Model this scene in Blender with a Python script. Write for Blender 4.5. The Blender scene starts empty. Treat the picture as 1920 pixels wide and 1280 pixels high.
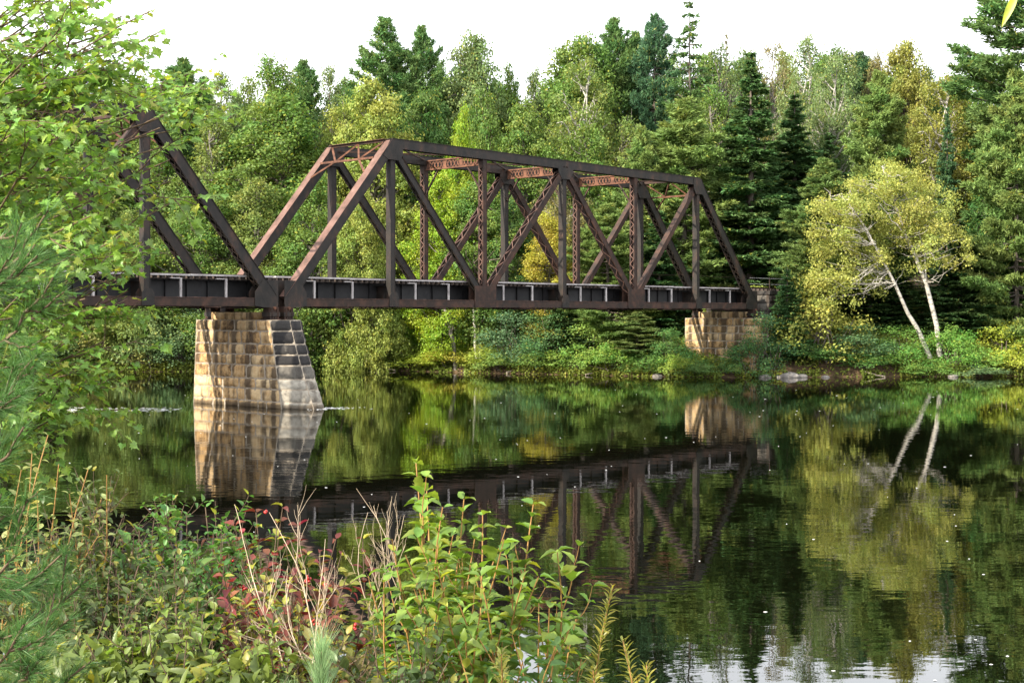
import bpy, math, random
import numpy as np
from mathutils import Vector

# ------------------------------------------------------------------ camera, light, exposure
S = bpy.context.scene
COL = S.collection
F, HX, HY, HC = 2600.0, 960.0, 589.0, 4.87      # focal (px of a 1920 px wide frame), horizon, eye height over the water
cam_d = bpy.data.cameras.new('camera'); cam = bpy.data.objects.new('camera', cam_d); COL.objects.link(cam)
cam.location = (0, 0, HC); cam.rotation_euler = (math.radians(90), 0, 0)
cam_d.sensor_width = 36; cam_d.lens = F / 1920 * 36; cam_d.shift_y = -(640 - HY) / 1920
cam_d.clip_start = 0.1; cam_d.clip_end = 3000
S.camera = cam
SUN_DIR = Vector((-0.77, -0.56, 0.54)).normalized()
sun_el = math.asin(SUN_DIR.z); sun_az = math.atan2(SUN_DIR.x, SUN_DIR.y)
w = bpy.data.worlds.new('World'); S.world = w; w.use_nodes = True
nt = w.node_tree; nt.nodes.clear()
out = nt.nodes.new('ShaderNodeOutputWorld'); bg = nt.nodes.new('ShaderNodeBackground')
sky = nt.nodes.new('ShaderNodeTexSky'); sky.sky_type = 'NISHITA'; sky.sun_disc = False
sky.sun_elevation = sun_el; sky.sun_rotation = sun_az; sky.air_density = 1.2; sky.dust_density = 2.5
veil = nt.nodes.new('ShaderNodeMix'); veil.data_type = 'RGBA'
tc = nt.nodes.new('ShaderNodeTexCoord'); nz = nt.nodes.new('ShaderNodeTexNoise'); nz.inputs['Scale'].default_value = 2.2; nz.inputs['Detail'].default_value = 5
mr = nt.nodes.new('ShaderNodeMapRange'); mr.inputs['To Min'].default_value = .8; mr.inputs['To Max'].default_value = .97
nt.links.new(tc.outputs['Generated'], nz.inputs['Vector']); nt.links.new(nz.outputs['Fac'], mr.inputs['Value'])
nt.links.new(mr.outputs['Result'], veil.inputs[0]); nt.links.new(sky.outputs[0], veil.inputs[6])
veil.inputs[7].default_value = (11.6, 11.8, 12.2, 1)
nt.links.new(veil.outputs[2], bg.inputs['Color']); bg.inputs['Strength'].default_value = 0.1
nt.links.new(bg.outputs[0], out.inputs[0])
ld = bpy.data.lights.new('sun', 'SUN'); ld.energy = 4.5; ld.angle = math.radians(0.6); ld.color = (1.0, .90, .74)
lo = bpy.data.objects.new('sun', ld); COL.objects.link(lo); lo.location = (-60, -40, 60)
lo.rotation_euler = SUN_DIR.to_track_quat('Z', 'Y').to_euler()
S.view_settings.view_transform = 'Standard'; S.view_settings.look = 'None'; S.view_settings.gamma = 1
S.view_settings.exposure = 1.28
S.render.engine = 'CYCLES'
S.cycles.max_bounces = 6; S.cycles.diffuse_bounces = 3; S.cycles.glossy_bounces = 3; S.cycles.transmission_bounces = 3
S.cycles.transparent_max_bounces = 4; S.cycles.caustics_reflective = False; S.cycles.caustics_refractive = False
S.cycles.sample_clamp_indirect = 4

def PX(px, py, Y):
    """a point at real depth Y seen at photo pixel (px, py)"""
    return np.array([(px - HX) / F * Y, Y, HC + (HY - py) / F * Y])

# ------------------------------------------------------------------ materials
def mat(name):
    m = bpy.data.materials.new(name); m.use_nodes = True
    n = m.node_tree.nodes; n.clear()
    return m, n, m.node_tree.links

def node(n, t, **kw):
    x = n.new(t)
    for k, v in kw.items(): setattr(x, k, v)
    return x

def ramp(n, stops):
    r = n.new('ShaderNodeValToRGB'); e = r.color_ramp.elements
    while len(e) > 1: e.remove(e[-1])
    e[0].position = stops[0][0]; e[0].color = (*stops[0][1], 1)
    for p, c in stops[1:]:
        q = e.new(p); q.color = (*c, 1)
    return r

def leaf_material(name, transl=.4, gloss=.06, rough=.45, yellow=(.42, .33, .04), yel_amt=.12, tint=None, vary=(.62, 1.4), fine=0.0):
    """leaf colour = the plant's own object colour, varied from leaf to leaf and from bough to bough"""
    m, n, l = mat(name)
    oi = node(n, 'ShaderNodeObjectInfo'); at = node(n, 'ShaderNodeAttribute', attribute_name='v'); aw = node(n, 'ShaderNodeAttribute', attribute_name='w')
    r1 = node(n, 'ShaderNodeMapRange'); r1.inputs['To Min'].default_value, r1.inputs['To Max'].default_value = vary
    l.new(at.outputs['Fac'], r1.inputs['Value'])
    hs = node(n, 'ShaderNodeHueSaturation')
    h1 = node(n, 'ShaderNodeMapRange'); h1.inputs['To Min'].default_value = .47; h1.inputs['To Max'].default_value = .525
    l.new(aw.outputs['Fac'], h1.inputs['Value']); l.new(h1.outputs[0], hs.inputs['Hue'])
    l.new(r1.outputs[0], hs.inputs['Value'])
    if tint: hs.inputs['Color'].default_value = (*tint, 1)
    else: l.new(oi.outputs['Color'], hs.inputs['Color'])
    mx = node(n, 'ShaderNodeMix', data_type='RGBA')
    g = node(n, 'ShaderNodeMath', operation='GREATER_THAN'); l.new(at.outputs['Fac'], g.inputs[0]); g.inputs[1].default_value = 1 - yel_amt
    g2 = node(n, 'ShaderNodeMath', operation='MULTIPLY'); l.new(g.outputs[0], g2.inputs[0]); g2.inputs[1].default_value = .85 if tint else .45
    l.new(g2.outputs[0], mx.inputs[0]); l.new(hs.outputs[0], mx.inputs[6]); mx.inputs[7].default_value = (*yellow, 1)
    colr = mx.outputs[2]
    if fine > 0:   # veins and blotches on leaves seen close
        tx = node(n, 'ShaderNodeTexCoord'); nn = node(n, 'ShaderNodeTexNoise'); nn.inputs['Scale'].default_value = 38; nn.inputs['Detail'].default_value = 4
        l.new(tx.outputs['Object'], nn.inputs['Vector'])
        m3 = node(n, 'ShaderNodeMapRange'); m3.inputs['From Min'].default_value = .3; m3.inputs['From Max'].default_value = .7
        m3.inputs['To Min'].default_value = 1 - fine; m3.inputs['To Max'].default_value = 1 + fine; l.new(nn.outputs['Fac'], m3.inputs['Value'])
        h3 = node(n, 'ShaderNodeHueSaturation'); l.new(colr, h3.inputs['Color']); l.new(m3.outputs[0], h3.inputs['Value']); colr = h3.outputs[0]
    d = node(n, 'ShaderNodeBsdfDiffuse'); t = node(n, 'ShaderNodeBsdfTranslucent'); gl = node(n, 'ShaderNodeBsdfGlossy'); gl.inputs['Roughness'].default_value = rough
    gl.inputs['Color'].default_value = (.8, .85, .8, 1)
    l.new(colr, d.inputs['Color'])
    h2 = node(n, 'ShaderNodeHueSaturation'); h2.inputs['Hue'].default_value = .485; h2.inputs['Saturation'].default_value = 1.12; h2.inputs['Value'].default_value = 1.25
    l.new(colr, h2.inputs['Color']); l.new(h2.outputs[0], t.inputs['Color'])
    a = node(n, 'ShaderNodeMixShader'); a.inputs[0].default_value = transl; l.new(d.outputs[0], a.inputs[1]); l.new(t.outputs[0], a.inputs[2])
    b = node(n, 'ShaderNodeMixShader'); b.inputs[0].default_value = gloss; l.new(a.outputs[0], b.inputs[1]); l.new(gl.outputs[0], b.inputs[2])
    o = node(n, 'ShaderNodeOutputMaterial'); l.new(b.outputs[0], o.inputs[0])
    return m

def noisy(name, stops, scale=3.0, rough=.8, bump=0.0, bscale=20, detail=6, stretch=(1, 1, 1), coord='Object', metal=0.0, spec=.3):
    m, n, l = mat(name)
    tx = node(n, 'ShaderNodeTexCoord'); mp = node(n, 'ShaderNodeMapping'); mp.inputs['Scale'].default_value = stretch
    l.new(tx.outputs[coord], mp.inputs['Vector'])
    nn = node(n, 'ShaderNodeTexNoise'); nn.inputs['Scale'].default_value = scale; nn.inputs['Detail'].default_value = detail; nn.inputs['Roughness'].default_value = .65
    l.new(mp.outputs[0], nn.inputs['Vector'])
    r = ramp(n, stops); l.new(nn.outputs['Fac'], r.inputs[0])
    p = node(n, 'ShaderNodeBsdfPrincipled'); p.inputs['Roughness'].default_value = rough; p.inputs['Metallic'].default_value = metal
    p.inputs['Specular IOR Level'].default_value = spec
    l.new(r.outputs[0], p.inputs['Base Color'])
    if bump:
        n2 = node(n, 'ShaderNodeTexNoise'); n2.inputs['Scale'].default_value = bscale; n2.inputs['Detail'].default_value = 5
        l.new(mp.outputs[0], n2.inputs['Vector'])
        b = node(n, 'ShaderNodeBump'); b.inputs['Strength'].default_value = 1; b.inputs['Distance'].default_value = bump
        l.new(n2.outputs['Fac'], b.inputs['Height']); l.new(b.outputs[0], p.inputs['Normal'])
    o = node(n, 'ShaderNodeOutputMaterial'); l.new(p.outputs[0], o.inputs[0])
    return m

M_LEAF = leaf_material('broad_leaf', transl=.36, gloss=.012, yel_amt=.05)
M_NEEDLE = leaf_material('needle_leaf', transl=.22, gloss=.01, yel_amt=.03)
M_NEAR = leaf_material('near_leaf', transl=.45, gloss=.03, rough=.42, yel_amt=.09, vary=(.7, 1.35), fine=.22)
M_NEARN = leaf_material('near_needle', transl=.3, gloss=.025, rough=.4, yel_amt=.01, vary=(.7, 1.4))
M_RED = leaf_material('red_leaf', transl=.38, gloss=.03, rough=.4, tint=(.19, .055, .035), yellow=(.30, .34, .05), yel_amt=.32, vary=(.5, 1.6), fine=.25)
M_BARK = noisy('grey_bark', [(.3, (.06, .048, .038)), (.7, (.2, .17, .14))], 9, .95, .02, 14, stretch=(1, 1, .25))
M_PALE = noisy('pale_bark', [(.3, (.09, .08, .065)), (.7, (.24, .22, .19))], 5, .9, .01, 14, stretch=(1, 1, .5))
M_BIRCH = noisy('white_birch_bark', [(.36, (.05, .045, .04)), (.44, (.34, .32, .28)), (.62, (.52, .49, .44))], 2.2, .8, .012, 20, stretch=(1, 1, 3.4))
M_DEAD = noisy('dead_twig', [(.3, (.28, .21, .14)), (.7, (.55, .45, .33))], 12, .9)
M_STEM = noisy('ochre_stem', [(.3, (.22, .11, .035)), (.7, (.42, .24, .08))], 20, .7)
M_TWIG = noisy('brown_twig', [(.3, (.07, .045, .03)), (.7, (.17, .12, .08))], 20, .9)
M_SOIL = noisy('leaf_litter', [(.25, (.030, .022, .013)), (.5, (.075, .048, .026)), (.75, (.14, .095, .05))], 1.4, .95, .05, 6)
M_BERRY = noisy('red_berry', [(.3, (.28, .008, .007)), (.7, (.42, .02, .012))], 5, .25, spec=.6)
M_ROCK = noisy('river_rock', [(.3, (.12, .11, .10)), (.7, (.34, .31, .28))], 2.5, .9, .05, 5)
M_LOG = noisy('driftwood', [(.3, (.2, .16, .12)), (.7, (.42, .36, .3))], 3, .9, .02, 10, stretch=(4, 1, 1))
M_STEEL = noisy('weathered_steel', [(.34, (.009, .008, .007)), (.50, (.019, .0155, .013)), (.60, (.032, .021, .016)), (.70, (.066, .034, .022)), (.85, (.11, .056, .036))], 1.7, .62, .006, 9, detail=9, stretch=(1, 1, .55))
M_STEELR = noisy('rusted_steel', [(.30, (.016, .012, .010)), (.48, (.034, .020, .015)), (.62, (.062, .031, .021)), (.8, (.11, .052, .034))], 1.6, .75, .006, 9, detail=9)
M_RUST_SUNLIT = noisy('pink_rust_and_sunlit_lacing', [(.28, (.04, .026, .021)), (.45, (.11, .060, .046)), (.62, (.16, .092, .074)), (.8, (.27, .185, .155))], 1.3, .8, .005, 9, detail=9)  # rust of the cover plates, also the painted sunlit tone of lacing bars
M_ORANGE = noisy('orange_rust', [(.3, (.04, .024, .018)), (.46, (.105, .048, .03)), (.6, (.165, .075, .043)), (.75, (.23, .125, .085))], 2.4, .85, .004, 12, detail=8)
M_DARKW = noisy('girder_web', [(.3, (.010, .010, .011)), (.7, (.026, .025, .026))], 1.2, .6, .004, 9)
M_GREYW = noisy('bleached_timber', [(.3, (.22, .20, .20)), (.55, (.42, .39, .38)), (.75, (.55, .52, .5))], 2.0, .9, .004, 15, detail=8)
M_TIE = noisy('creosote_timber', [(.3, (.03, .024, .02)), (.7, (.09, .07, .06))], 3.0, .95, .01, 12)
M_FOAM = noisy('foam', [(.3, (.75, .76, .74)), (.7, (.85, .86, .84))], 9, .9)
M_WIRE = noisy('galvanised_wire', [(.3, (.25, .25, .25)), (.7, (.42, .42, .42))], 9, .5)

def stone_material(name, dark, tan, pale, stains):
    """squared granite: own tint for each stone, rust streaks and black runs down the face"""
    m, n, l = mat(name)
    tx = node(n, 'ShaderNodeTexCoord')
    at = node(n, 'ShaderNodeAttribute', attribute_name='v'); aw = node(n, 'ShaderNodeAttribute', attribute_name='w')
    n1 = node(n, 'ShaderNodeTexNoise'); n1.inputs['Scale'].default_value = 2.3; n1.inputs['Detail'].default_value = 8; n1.inputs['Roughness'].default_value = .7
    l.new(tx.outputs['Object'], n1.inputs['Vector'])
    ad = node(n, 'ShaderNodeMath', operation='MULTIPLY_ADD'); l.new(at.outputs['Fac'], ad.inputs[0]); ad.inputs[1].default_value = .24; l.new(n1.outputs['Fac'], ad.inputs[2])
    sb = node(n, 'ShaderNodeMath', operation='SUBTRACT'); l.new(ad.outputs[0], sb.inputs[0]); sb.inputs[1].default_value = .10
    r = ramp(n, [(.28, dark), (.42, tan), (.58, tuple(.5 * (a + b) for a, b in zip(tan, pale))), (.78, pale)]); l.new(sb.outputs[0], r.inputs[0])
    # vertical run-off stains
    mp = node(n, 'ShaderNodeMapping'); mp.inputs['Scale'].default_value = (1.6, 1.6, .22); l.new(tx.outputs['Object'], mp.inputs['Vector'])
    n2 = node(n, 'ShaderNodeTexNoise'); n2.inputs['Scale'].default_value = 1.2; n2.inputs['Detail'].default_value = 6; l.new(mp.outputs[0], n2.inputs['Vector'])
    s1 = node(n, 'ShaderNodeMapRange'); s1.inputs['From Min'].default_value = .47; s1.inputs['From Max'].default_value = .60; s1.inputs['To Max'].default_value = stains; l.new(n2.outputs['Fac'], s1.inputs['Value'])
    mx = node(n, 'ShaderNodeMix', data_type='RGBA'); l.new(s1.outputs[0], mx.inputs[0]); l.new(r.outputs[0], mx.inputs[6]); mx.inputs[7].default_value = (.045, .032, .024, 1)
    # black crust on the nose (attribute w = 1 there)
    n3 = node(n, 'ShaderNodeTexNoise'); n3.inputs['Scale'].default_value = 1.1; n3.inputs['Detail'].default_value = 7; l.new(tx.outputs['Object'], n3.inputs['Vector'])
    s2 = node(n, 'ShaderNodeMapRange'); s2.inputs['From Min'].default_value = .26; s2.inputs['From Max'].default_value = .42; l.new(n3.outputs['Fac'], s2.inputs['Value'])
    s3 = node(n, 'ShaderNodeMath', operation='MULTIPLY'); l.new(s2.outputs[0], s3.inputs[0]); l.new(aw.outputs['Fac'], s3.inputs[1])
    m2 = node(n, 'ShaderNodeMix', data_type='RGBA'); l.new(s3.outputs[0], m2.inputs[0]); l.new(mx.outputs[2], m2.inputs[6]); m2.inputs[7].default_value = (.022, .021, .022, 1)
    # wet tide line
    sx = node(n, 'ShaderNodeSeparateXYZ'); ge = node(n, 'ShaderNodeNewGeometry'); l.new(ge.outputs['Position'], sx.inputs[0])
    za = node(n, 'ShaderNodeMath', operation='MULTIPLY_ADD'); l.new(n1.outputs['Fac'], za.inputs[0]); za.inputs[1].default_value = -.35; l.new(sx.outputs['Z'], za.inputs[2])
    s4 = node(n, 'ShaderNodeMapRange'); s4.inputs['From Min'].default_value = -.02; s4.inputs['From Max'].default_value = .12; s4.inputs['To Min'].default_value = .8; s4.inputs['To Max'].default_value = 0; l.new(za.outputs[0], s4.inputs['Value'])
    m4 = node(n, 'ShaderNodeMix', data_type='RGBA'); l.new(s4.outputs[0], m4.inputs[0]); l.new(m2.outputs[2], m4.inputs[6]); m4.inputs[7].default_value = (.06, .045, .03, 1)
    p = node(n, 'ShaderNodeBsdfPrincipled'); p.inputs['Roughness'].default_value = .9; p.inputs['Specular IOR Level'].default_value = .2
    l.new(m4.outputs[2], p.inputs['Base Color'])
    n4 = node(n, 'ShaderNodeTexNoise'); n4.inputs['Scale'].default_value = 7; n4.inputs['Detail'].default_value = 8; l.new(tx.outputs['Object'], n4.inputs['Vector'])
    b = node(n, 'ShaderNodeBump'); b.inputs['Distance'].default_value = .035; l.new(n4.outputs['Fac'], b.inputs['Height']); l.new(b.outputs[0], p.inputs['Normal'])
    o = node(n, 'ShaderNodeOutputMaterial'); l.new(p.outputs[0], o.inputs[0])
    return m
M_STONE = stone_material('pier_granite', (.095, .058, .030), (.39, .245, .11), (.58, .45, .27), .85)
M_STONEN = stone_material('nose_granite', (.07, .062, .055), (.22, .20, .165), (.38, .355, .30), .6)
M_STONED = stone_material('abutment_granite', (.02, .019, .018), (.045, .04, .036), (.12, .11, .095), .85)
M_MORTAR = noisy('pale_mortar', [(.3, (.15, .12, .09)), (.7, (.40, .35, .28))], 3, .95)

def water_material():
    m, n, l = mat('river_water')
    tx = node(n, 'ShaderNodeTexCoord')
    def wave(sx, sy, sc, det, rough=.5, dist=0.0):
        mp = node(n, 'ShaderNodeMapping'); mp.inputs['Scale'].default_value = (sx, sy, 1); l.new(tx.outputs['Object'], mp.inputs['Vector'])
        q = node(n, 'ShaderNodeTexNoise'); q.inputs['Scale'].default_value = sc; q.inputs['Detail'].default_value = det; q.inputs['Roughness'].default_value = rough
        q.inputs['Distortion'].default_value = dist
        l.new(mp.outputs[0], q.inputs['Vector']); return q
    a = wave(.55, 1.0, 1.5, 2.0); b = wave(.5, 1.0, 5.0, 2.0); c = wave(.10, .16, .3, 3.0, .6, .4)
    # patches of smoother and more ruffled water
    pr = node(n, 'ShaderNodeMapRange'); pr.inputs['From Min'].default_value = .35; pr.inputs['From Max'].default_value = .65; pr.inputs['To Min'].default_value = .45; pr.inputs['To Max'].default_value = 1.35
    l.new(c.outputs['Fac'], pr.inputs['Value'])
    s = node(n, 'ShaderNodeMath', operation='MULTIPLY_ADD'); l.new(b.outputs['Fac'], s.inputs[0]); s.inputs[1].default_value = .22; l.new(a.outputs['Fac'], s.inputs[2])
    s2 = node(n, 'ShaderNodeMath', operation='MULTIPLY'); l.new(s.outputs[0], s2.inputs[0]); l.new(pr.outputs[0], s2.inputs[1])
    bp = node(n, 'ShaderNodeBump'); bp.inputs['Strength'].default_value = 1; bp.inputs['Distance'].default_value = .0030; l.new(s2.outputs[0], bp.inputs['Height'])
    p = node(n, 'ShaderNodeBsdfPrincipled'); p.inputs['Base Color'].default_value = (.0018, .0022, .0008, 1); p.inputs['Roughness'].default_value = .0
    p.inputs['IOR'].default_value = 1.45; p.inputs['Specular IOR Level'].default_value = .62
    l.new(bp.outputs[0], p.inputs['Normal'])
    o = node(n, 'ShaderNodeOutputMaterial'); l.new(p.outputs[0], o.inputs[0])
    return m
M_WATER = water_material()

# ------------------------------------------------------------------ mesh helpers
class MB:
    """collects triangles and quads with two per-vertex attributes, builds ONE mesh"""
    def __init__(s): s.v = []; s.f = []; s.m = []; s.a = []; s.b = []; s.n = 0; s.sm = []
    def add(s, v, f, mi=0, a=0.5, b=0.5, smooth=False):
        v = np.asarray(v, dtype=np.float32).reshape(-1, 3); f = np.asarray(f, dtype=np.int32)
        if len(f) == 0: return
        s.v.append(v); s.f.append(f + s.n); s.m.append(np.full(len(f), mi, np.int32)); s.sm.append(np.full(len(f), smooth, bool))
        s.a.append(np.broadcast_to(np.asarray(a, np.float32), (len(v),)).copy()); s.b.append(np.broadcast_to(np.asarray(b, np.float32), (len(v),)).copy())
        s.n += len(v)
    def mesh(s, name, mats):
        me = bpy.data.meshes.new(name)
        if not s.v: return me
        v = np.concatenate(s.v); me.vertices.add(len(v)); me.vertices.foreach_set('co', v.ravel())
        tot = np.concatenate([np.full(len(f), f.shape[1], np.int32) for f in s.f]); idx = np.concatenate([f.ravel() for f in s.f])
        me.loops.add(len(idx)); me.loops.foreach_set('vertex_index', idx)
        me.polygons.add(len(tot)); st = np.concatenate([[0], np.cumsum(tot)[:-1]]).astype(np.int32)
        me.polygons.foreach_set('loop_start', st); me.polygons.foreach_set('loop_total', tot)
        me.polygons.foreach_set('material_index', np.concatenate(s.m)); me.polygons.foreach_set('use_smooth', np.concatenate(s.sm))
        at = me.attributes.new('v', 'FLOAT', 'POINT'); at.data.foreach_set('value', np.concatenate(s.a))
        at = me.attributes.new('w', 'FLOAT', 'POINT'); at.data.foreach_set('value', np.concatenate(s.b))
        for m in mats: me.materials.append(m)
        me.update(); me.validate()
        return me
    def obj(s, name, mats, parent=None, color=None, loc=None):
        if not isinstance(mats, (list, tuple)): mats = [mats]
        o = bpy.data.objects.new(name, s.mesh(name, mats)); COL.objects.link(o)
        if parent is not None: o.parent = parent
        if color is not None: o.color = (*color, 1)
        if loc is not None: o.location = loc
        return o

def tag(o, label=None, cat=None, group=None, kind=None):
    if label: o['label'] = label
    if cat: o['category'] = cat
    if group: o['group'] = group
    if kind: o['kind'] = kind
    return o
def empty(name, loc=(0, 0, 0), rz=0):
    o = bpy.data.objects.new(name, None); COL.objects.link(o); o.location = loc; o.rotation_euler = (0, 0, rz); o.empty_display_size = .3
    return o

def nrm(a):
    a = np.asarray(a, float); return a / (np.linalg.norm(a, axis=-1, keepdims=True) + 1e-9)

def box(mb, o, ax, ay, az, mi=0, a=.5, b=.5):
    """box with centre o and half-vectors ax, ay, az"""
    o, ax, ay, az = [np.asarray(q, float) for q in (o, ax, ay, az)]
    v = [o + i * ax + j * ay + k * az for k in (-1, 1) for j in (-1, 1) for i in (-1, 1)]
    f = [(0, 2, 3, 1), (4, 5, 7, 6), (0, 1, 5, 4), (2, 6, 7, 3), (0, 4, 6, 2), (1, 3, 7, 5)]
    if np.dot(np.cross(ax, ay), az) < 0: f = [t[::-1] for t in f]
    mb.add(v, f, mi, a, b)

def tube(mb, pts, rad, sides=6, mi=0, smooth=True, cap=True):
    pts = np.asarray(pts, float); k = len(pts); rad = np.broadcast_to(np.asarray(rad, float), (k,))
    t = np.gradient(pts, axis=0); t = nrm(t)
    ref = np.array([0, 0, 1.]) if abs(t[:, 2]).mean() < .8 else np.array([1., 0, 0])
    x = nrm(np.cross(t, ref)); y = np.cross(t, x)
    an = np.linspace(0, 2 * np.pi, sides, endpoint=False)
    v = pts[:, None] + rad[:, None, None] * (np.cos(an)[None, :, None] * x[:, None] + np.sin(an)[None, :, None] * y[:, None])
    i = np.arange(k - 1)[:, None] * sides; j = np.arange(sides)[None]; j2 = (j + 1) % sides
    f = np.stack([i + j, i + j2, i + sides + j2, i + sides + j], -1).reshape(-1, 4)
    mb.add(v.reshape(-1, 3), f, mi, .5, .5, smooth)
    if cap and sides >= 3:
        for e in (0, k - 1):
            c = v[e]; 
            if sides == 4: mb.add(c, [(0, 1, 2, 3)], mi)
            else: mb.add(np.vstack([c, c.mean(0)]), [(q, (q + 1) % sides, sides) for q in range(sides)], mi)

def stamp(mb, tv, tf, pos, X, Y, Z, sc, mi=0, a=None, b=None, smooth=False):
    """copies of a small template: pos (N,3), axes (N,3), scale (N)"""
    N = len(pos)
    if N == 0: return
    sc = np.broadcast_to(np.asarray(sc, float), (N,))
    M = np.stack([X, Y, Z], 1)
    v = np.einsum('kc,ncd->nkd', tv, M) * sc[:, None, None] + pos[:, None]
    k = len(tv); f = (tf[None] + (np.arange(N) * k)[:, None, None]).reshape(-1, tf.shape[1])
    a = np.full(N, .5) if a is None else a; b = np.full(N, .5) if b is None else b
    mb.add(v.reshape(-1, 3), f, mi, np.repeat(a, k), np.repeat(b, k), smooth)

def frames(n, along, rng):
    """orthonormal frames with Z near n and X near along"""
    Z = nrm(n); X = along - (along * Z).sum(-1, keepdims=True) * Z; X = nrm(X); Y = np.cross(Z, X)
    return X, Y, Z
def rand_dirs(rng, N):
    return nrm(rng.normal(size=(N, 3)))

T_DIA = (np.array([[-.5, 0, 0], [0, -.3, .05], [.5, 0, 0], [0.05, .32, .05]]), np.array([[0, 1, 2, 3]]))
T_BLADE = (np.array([[0, -.16, 0], [1, 0, 0], [0, .16, 0]]), np.array([[0, 1, 2]]))

# ------------------------------------------------------------------ terrain
SHX = [-400, -80, -43, -26, -13.5, -3, 11, 17, 27, 40, 80, 400]
SHY = [150, 118, 116, 118, 122, 115, 108.6, 106.8, 107.8, 109, 112, 150]
P_, TH = 7.7, 47.93
CU = np.array([.6701, .7423, 0.]); CW = np.array([-.7423, .6701, 0.]); CZ = np.array([0, 0, 1.])
O_NEAR = np.array([(535 - HX) / F * 74.24, 74.24, HC + .42])        # near truss, left end, underside of the bottom chord
WID = 5.16; NP = 6; LEN = P_ * NP; HT = 9.67; ZD = 1.52             # ZD: deck level above the chord's underside
def wob(X, Y): return .5 * np.sin(X * .31 + 1.3 * np.sin(Y * .17)) * np.cos(Y * .23 + 1.1 * np.sin(X * .21)) + .25 * np.sin(X * .83 + Y * .57) * np.sin(Y * .91 - X * .4)
def ground_z(X, Y):
    X = np.asarray(X, float); Y = np.asarray(Y, float)
    e = Y - np.interp(X, SHX, SHY)
    r = np.clip((X - 14) / 16, 0, 1)
    far = np.interp(e, [-12, -2, 0, .8, 5, 14, 60, 150, 900], [-2.2, -.6, .02, .55, 2.2, 3.6, 8.0, 13, 40]) * (1 - r) + \
          np.interp(e, [-12, -2, 0, .8, 5, 14, 22, 60, 150, 900], [-2.2, -.6, .02, .55, 2.9, 6.6, 8.3, 11, 15, 40]) * r
    far = far + np.where(e > 0, np.clip(e / 6, 0, 1), 0) * .5 * wob(X, Y)
    # railway embankment behind the abutment
    dx = X - O_NEAR[0]; dy = Y - O_NEAR[1]; s = dx * CU[0] + dy * CU[1]; t = dx * CW[0] + dy * CW[1] - WID / 2
    emb = 6.45 - np.clip(np.abs(t) - 2.6, 0, 99) * .75 - np.clip(LEN + 3.2 - s, 0, 99) * 1.3
    emb = np.minimum(emb, .35 + .85 * e)
    far = np.where(e > .5, np.maximum(far, np.where(s > LEN - 4, emb, -9)), far)
    near = np.interp(Y, [-200, -20, 0, 3, 4.5, 6, 8, 11, 13.5, 16, 40], [9, 4.2, 3.35, 3.42, 3.3, 2.85, 1.95, .65, .02, -.7, -2.2]) + .12 * wob(X * 2, Y * 2) * np.clip((12 - Y) / 4, 0, 1)
    return np.where(Y < 50, near, far)

def grid_axis(parts):
    return np.concatenate([np.arange(a, b, st) for a, b, st in parts] + [[parts[-1][1]]])
gx = grid_axis([(-900, -100, 50), (-100, -50, 5), (-50, 50, .9), (50, 100, 5), (100, 900, 50)])
gy = grid_axis([(-200, -10, 10), (-10, 18, .5), (18, 98, 8), (98, 150, .9), (150, 220, 5), (220, 1500, 80)])
GX, GY = np.meshgrid(gx, gy); GZ = ground_z(GX, GY)
mb = MB(); nx = len(gx); i = np.arange(len(gy) - 1)[:, None] * nx; j = np.arange(nx - 1)[None]
mb.add(np.stack([GX, GY, GZ], -1).reshape(-1, 3), np.stack([i + j, i + j + 1, i + nx + j + 1, i + nx + j], -1).reshape(-1, 4), 0, .5, .5, True)
tag(mb.obj('ground', M_SOIL), kind='structure')
mb = MB(); mb.add([(-900, 8, 0), (900, 8, 0), (900, 180, 0), (-900, 180, 0)], [(0, 1, 2, 3)])
tag(mb.obj('water', M_WATER), kind='structure')

# ------------------------------------------------------------------ bridge
def bp(s, t, z):  # bridge coordinates: along, across (away from the camera), up from the chord's underside
    return np.array([s, t, z], float)

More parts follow.
